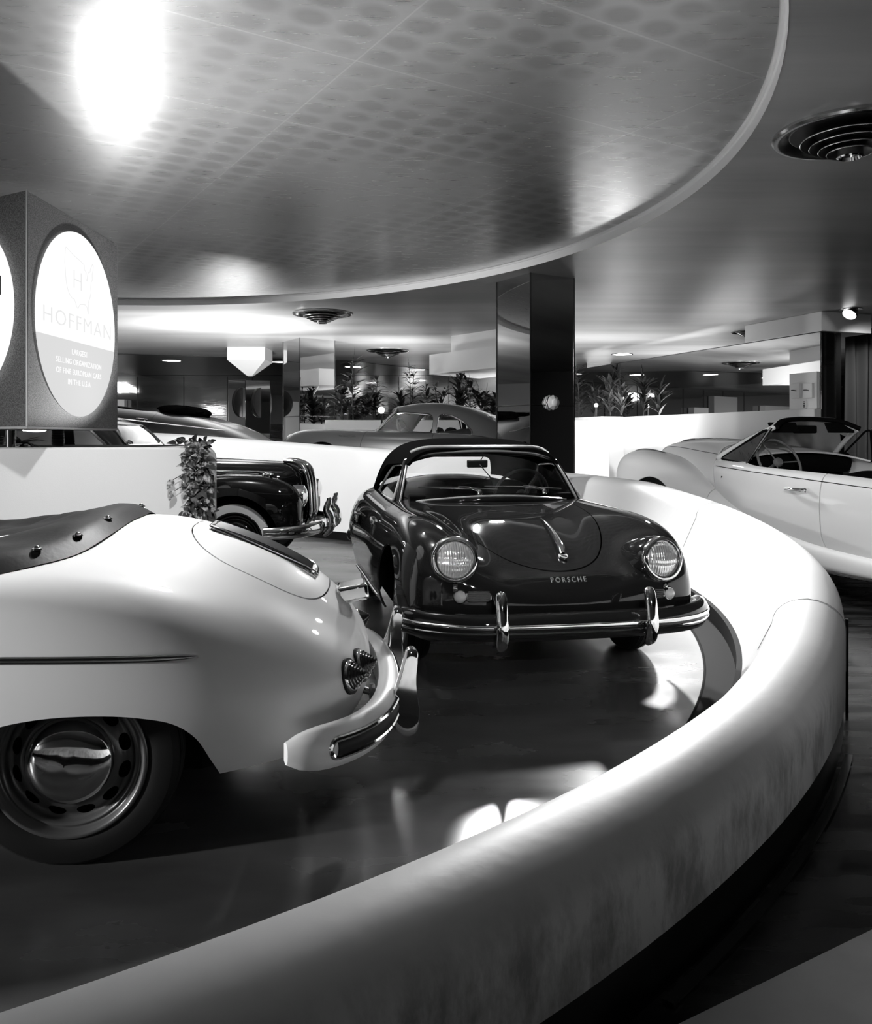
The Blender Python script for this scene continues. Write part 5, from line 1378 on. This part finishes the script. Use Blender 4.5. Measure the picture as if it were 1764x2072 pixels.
def downlight(x, y, label, z=CEIL - .012):
    root = empty('recessed_downlight', (x, y, z), label=label, cat='lamp', group='recessed downlights in the dark ceiling')
    f_ = MB(); f_.lathe([(.26, 0), (.255, -.012), (.23, -.012)], 40); f_.build('trim_ring', M['satin_chrome'], root)
    l_ = MB(); l_.lathe([(.235, -.006), (.001, -.008)], 40); l_.build('diffuser', M['lamp_glow_soft'], root)
downlight(-6.83, 21.7, 'glowing round downlight in the dark ceiling, leftmost, right of the sign')
downlight(-4.09, 22.1, 'glowing round downlight beside the left mirrored column')
downlight(-2.33, 23.6, 'glowing round downlight above the tall plant behind the coupe')
downlight(-.54, 24.6, 'glowing round downlight left of the white beam over the plants')
downlight(4.47, 20.2, 'flat round downlight in the pale ceiling right of the tall mirrored column', CEIL)

# ---- back planter and its plants
bp_ = empty('planter', (.6, 15.8, .3), label='long low white planter behind the grey coupe', cat='planter')
b_ = MB(); b_.box((-2.65, -.3, 0), (2.6, .3, 1.22)); b_.build('trough', M['plaster'], bp_, smooth=False, bevel=.015)
b_ = MB(); b_.box((-2.58, -.24, 1.2), (2.53, .24, 1.224)); b_.build('soil', M['soil'], bp_, smooth=False)
PB = [(712, 725, 40, .30, .085, 'tall broad-leaved plant beside the left mirrored column', 'whorl', 1), (692, 775, 46, .24, .10, 'bushy dark plant at the left end of the back planter', 'whorl', 3), (757, 768, 44, .22, .10, 'upright dark plant third along the back planter', 'whorl', 2), (735, 800, 40, .22, .10, 'low leafy plant at the foot of the tall one in the back planter', 'whorl', 3),
      (832, 735, 60, .17, .05, 'tall feathery plant in the middle of the back planter', 'whorl', 2), (812, 795, 30, .34, .085, 'spear-leaved plant left of the coupe roof', 'blade', 1), (862, 775, 40, .22, .07, 'fine-leaved plant behind the coupe windscreen', 'whorl', 2), (888, 775, 46, .20, .07, 'drooping plant above the coupe roof', 'whorl', 3),
      (930, 752, 34, .36, .10, 'big upright spear-leaved plant above the coupe roof', 'blade', 1), (952, 760, 50, .22, .06, 'tall wispy plant behind the back end of the coupe roof', 'whorl', 2), (978, 785, 50, .22, .09, 'dark bushy plant left of the tall mirrored column', 'whorl', 3), (998, 790, 40, .24, .09, 'broad-leaved plant touching the tall mirrored column', 'whorl', 2)]
for i_, (xx, yt, n_, L_, W_, lb, sty, ns_) in enumerate(PB):
    d_ = 15.8 + .12*((i_ % 3) - 1); X_ = (xx - 882)*d_/1700; h_ = EYE + (885 - yt)*d_/1700 - 1.52
    plant((X_, d_, 1.52), max(.25, h_), n_, L_, W_, lb, 'plants in the back planter', 'leaf', sty, .03, 20 + i_, ns_)
def on_ledge(xx, off=.45):
    k = (xx - 882)/1700; q = W1 + wn*off; t = (q[0] - k*q[1])/(k*wd[1] - wd[0]); p = q + wd*t; return (float(p[0]), float(p[1]), 1.675)
for i_, (xx, yt, n_, L_, W_, lb, sty, ns_) in enumerate([(1174, 742, 44, .34, .10, 'tall plant just right of the tall mirrored column', 'whorl', 2), (1203, 790, 36, .36, .10, 'spreading plant on the dado, between two others', 'blade', 2), (1232, 768, 26, .44, .10, 'upright spear-leaved plant on the white dado', 'blade', 1), (1258, 785, 26, .40, .09, 'rightmost spear-leaved plant on the white dado', 'blade', 1)]):
    p = on_ledge(xx); plant(p, EYE + (885 - yt)*p[1]/1700 - 1.66, n_, L_, W_, lb, 'plants behind the white dado', 'leaf', sty, .05, 50 + i_, ns_)
fl_ = empty('floodlight', (-1.0, 15.42, 1.5), label='bright floodlight standing among the plants behind the coupe bonnet', cat='lamp')
b_ = MB(); b_.lathe([(.03, .12), (.05, .08), (.07, 0), (.06, 0)], 32, 'y', at=(0, -.05, .2)); b_.build('reflector', M['satin_chrome'], fl_)
b_ = MB(); b_.lathe([(.06, .01), (.001, .012)], 32, 'y', at=(0, -.05, .2)); b_.build('lens', M['lamp_glow'], fl_)
b_ = MB(); b_.tube([(0, .05, -.2), (0, .05, .2)], .015, 8); b_.build('stand', M['vent_dark'], fl_)
fl_ = empty('accent_lamp', tuple(np.array(on_ledge(1206, .66)) + np.array((0, 0, .10))), label='tiny glaring lamp among the plants on the white dado', cat='lamp')
b_ = MB(); b_.ball((0, 0, .14), .045, 14, 9); b_.build('bulb', M['lamp_glow'], fl_)
b_ = MB(); b_.lathe([(.03, -.1), (.03, .10), (.02, .11)], 16); b_.build('socket', M['vent_dark'], fl_)

# ---- white hanging beam over the plants, white tapered capital, mirrored screen with round mirrors
b_ = MB(); b_.prism([(-.13, 16.3), (1.1, 14.6), (2.2, 15.2), (.9, 17.4)], 2.42, 2.80); structure(b_.build('trim_14', M['plaster'], smooth=False))
b_ = MB(); b_.prism([(.3, 16.6), (1.3, 15.3), (1.5, 15.4), (.6, 16.9)], 2.80, CEIL); structure(b_.build('trim_15', M['plaster'], smooth=False))
b_ = MB(); V = []
for z, k in ((CEIL, 1.0), (CEIL - .28, 1.0), (CEIL - .62, .12)):
    V += [(-4.2 + sx_*.42*k, 19.0 + sy_*.42*k, z) for sx_, sy_ in ((-1, -1), (1, -1), (1, 1), (-1, 1))]
b_.add(V, [(i + 4*j, (i+1) % 4 + 4*j, (i+1) % 4 + 4*j + 4, i + 4*j + 4) for j in range(2) for i in range(4)] + [(11, 10, 9, 8)]); structure(b_.build('trim_16', M['plaster'], smooth=False))
scn = empty('mirrored_door', (-4.0, 18.6, -.001), label='mirrored folding doors with two black half-round pulls, left of the far mirrored column', cat='doors')
for k_, (xa, ya, xb, yb) in enumerate(((-.62, .1, -.2, -.06), (-.2, -.06, .32, .08), (.32, .08, .82, -.06))):
    b_ = MB(); dx_, dy_ = xb - xa, yb - ya; L_ = math.hypot(dx_, dy_)
    b_.box((0, 0, .0), (L_ - .012, .03, 2.48 - .02*k_), rz=math.atan2(dy_, dx_), at=(xa, ya, 0)); b_.build('panel', M['mirror'], scn, smooth=False)
for k_, (cx_, cy_, nx_, ny_) in enumerate(((-.30, -.022, -.356, -.934), (.10, .021, -.30, -.954))):
    half = [(.33*math.sin(t_), .33*math.cos(t_)) for t_ in np.linspace(0, PI, 30)]
    b_ = MB(); b_.prism(half, -.03, .03)            # half disc: x outwards, y up
    Mx = Matrix(((nx_, 0, -ny_), (ny_, 0, nx_), (0, 1, 0))).to_4x4(); Mx.translation = Vector((cx_, cy_, 1.97))
    b_.xf(Mx).build('door_pull', M['rim_black'], scn, smooth=False, bevel=.008)

# ---- curtain at the right
cu = empty('curtain', (7.1, 14.6, 0), label='dark striped floor-length curtain at the right edge', cat='curtain')
N_ = 420; us_ = np.linspace(0, 5.5, N_); zs_ = [0.02, .6, 1.2, 1.8, 2.4, 2.75, 2.95, 3.06]
G = np.zeros((len(zs_), N_, 3))
for i, z in enumerate(zs_):
    for j, u_ in enumerate(us_):
        amp = .075*(1 - .45*max(0, (z - 2.6)/.5)); G[i, j] = (u_, amp*math.sin(u_*2*PI/.21 + .5*math.sin(u_*3.1)) + .02*math.sin(u_*17 + z*1.5), z)
b_ = MB().grid(G).build('drape', M['curtain'], cu, ang=80)
b_ = MB(); b_.tube([(-.05, 0, 3.08), (5.6, 0, 3.08)], .02, 8); b_.build('rod', M['dark_chrome'], cu)
hd_ = MB(); hd_.grid(np.array([[(u_, .05*math.sin(u_*2*PI/.21) - .012, z) for u_ in us_] for z in (2.99, 3.07)])); hd_.build('heading_tape', M['wall_mid'], cu)

# ---- small things on the walls
def on_wall(t, d, z): p = W1 + wd*t + wn*d; return (float(p[0]), float(p[1]), z)
ang_w = math.atan2(wd[1], wd[0])
for t_, z_, lb in ((.17, 1.95, 'white switch box on the partition end, right one of the pair'), (.44, 1.96, 'white switch box on the partition end, left one of the pair')):
    root = empty('switch_box', on_wall(t_, .05, z_), ang_w, lb, 'switch box', 'switch boxes on the partition')
    sg_ = 1 if wn @ np.array((-math.sin(ang_w), math.cos(ang_w))) > 0 else -1
    b_ = MB(); b_.box((-.1, min(0, sg_*.05), -.12), (.1, max(0, sg_*.05), .12)); b_.build('case', M['plaster'], root, smooth=False, bevel=.006)
    b_ = MB(); b_.tube([(-.03, sg_*.05, 0), (.0, sg_*.075, .01), (.05, sg_*.08, .012)], .008, 6); b_.build('lever', M['vent_dark'], root)
root = empty('outlet_plate', on_wall(.28, .05, 1.735), ang_w, 'small white outlet plate with dark sockets, under the switch boxes', 'outlet')
b_ = MB(); b_.box((-.05, min(0, sg_*.012), -.07), (.05, max(0, sg_*.012), .07)); b_.build('plate', M['plaster'], root, smooth=False, bevel=.003)
for z_ in (-.04, -.013, .013, .04):
    b_ = MB(); b_.box((-.014, min(sg_*.011, sg_*.015), z_ - .008), (.014, max(sg_*.011, sg_*.015), z_ + .008)); b_.build('socket', M['slot_black'], root, smooth=False)
p = (1.42, 10.36, 1.2 + 70*10.36/1700); nv_ = Vector((.52, -.85, 0)).normalized()
root = empty('alarm_bell', p, math.atan2(nv_[1], nv_[0]), 'small white round fixture on the seam of the tall mirrored column', 'fixture')
b_ = MB(); b_.lathe([(.001, 0), (.09, .0), (.095, .02), (.09, .05), (.06, .07), (.055, .075)], 8, 'x'); b_.build('base', M['plaster'], root, ang=20)
b_ = MB(); b_.lathe([(.055, .07), (.05, .10), (.03, .115), (.001, .118)], 24, 'x'); b_.build('dome', M['lamp_white'], root)
b_ = MB(); b_.lathe([(.097, .022), (.099, .03), (.097, .038)], 8, 'x'); b_.build('band', M['rim_black'], root, ang=20)
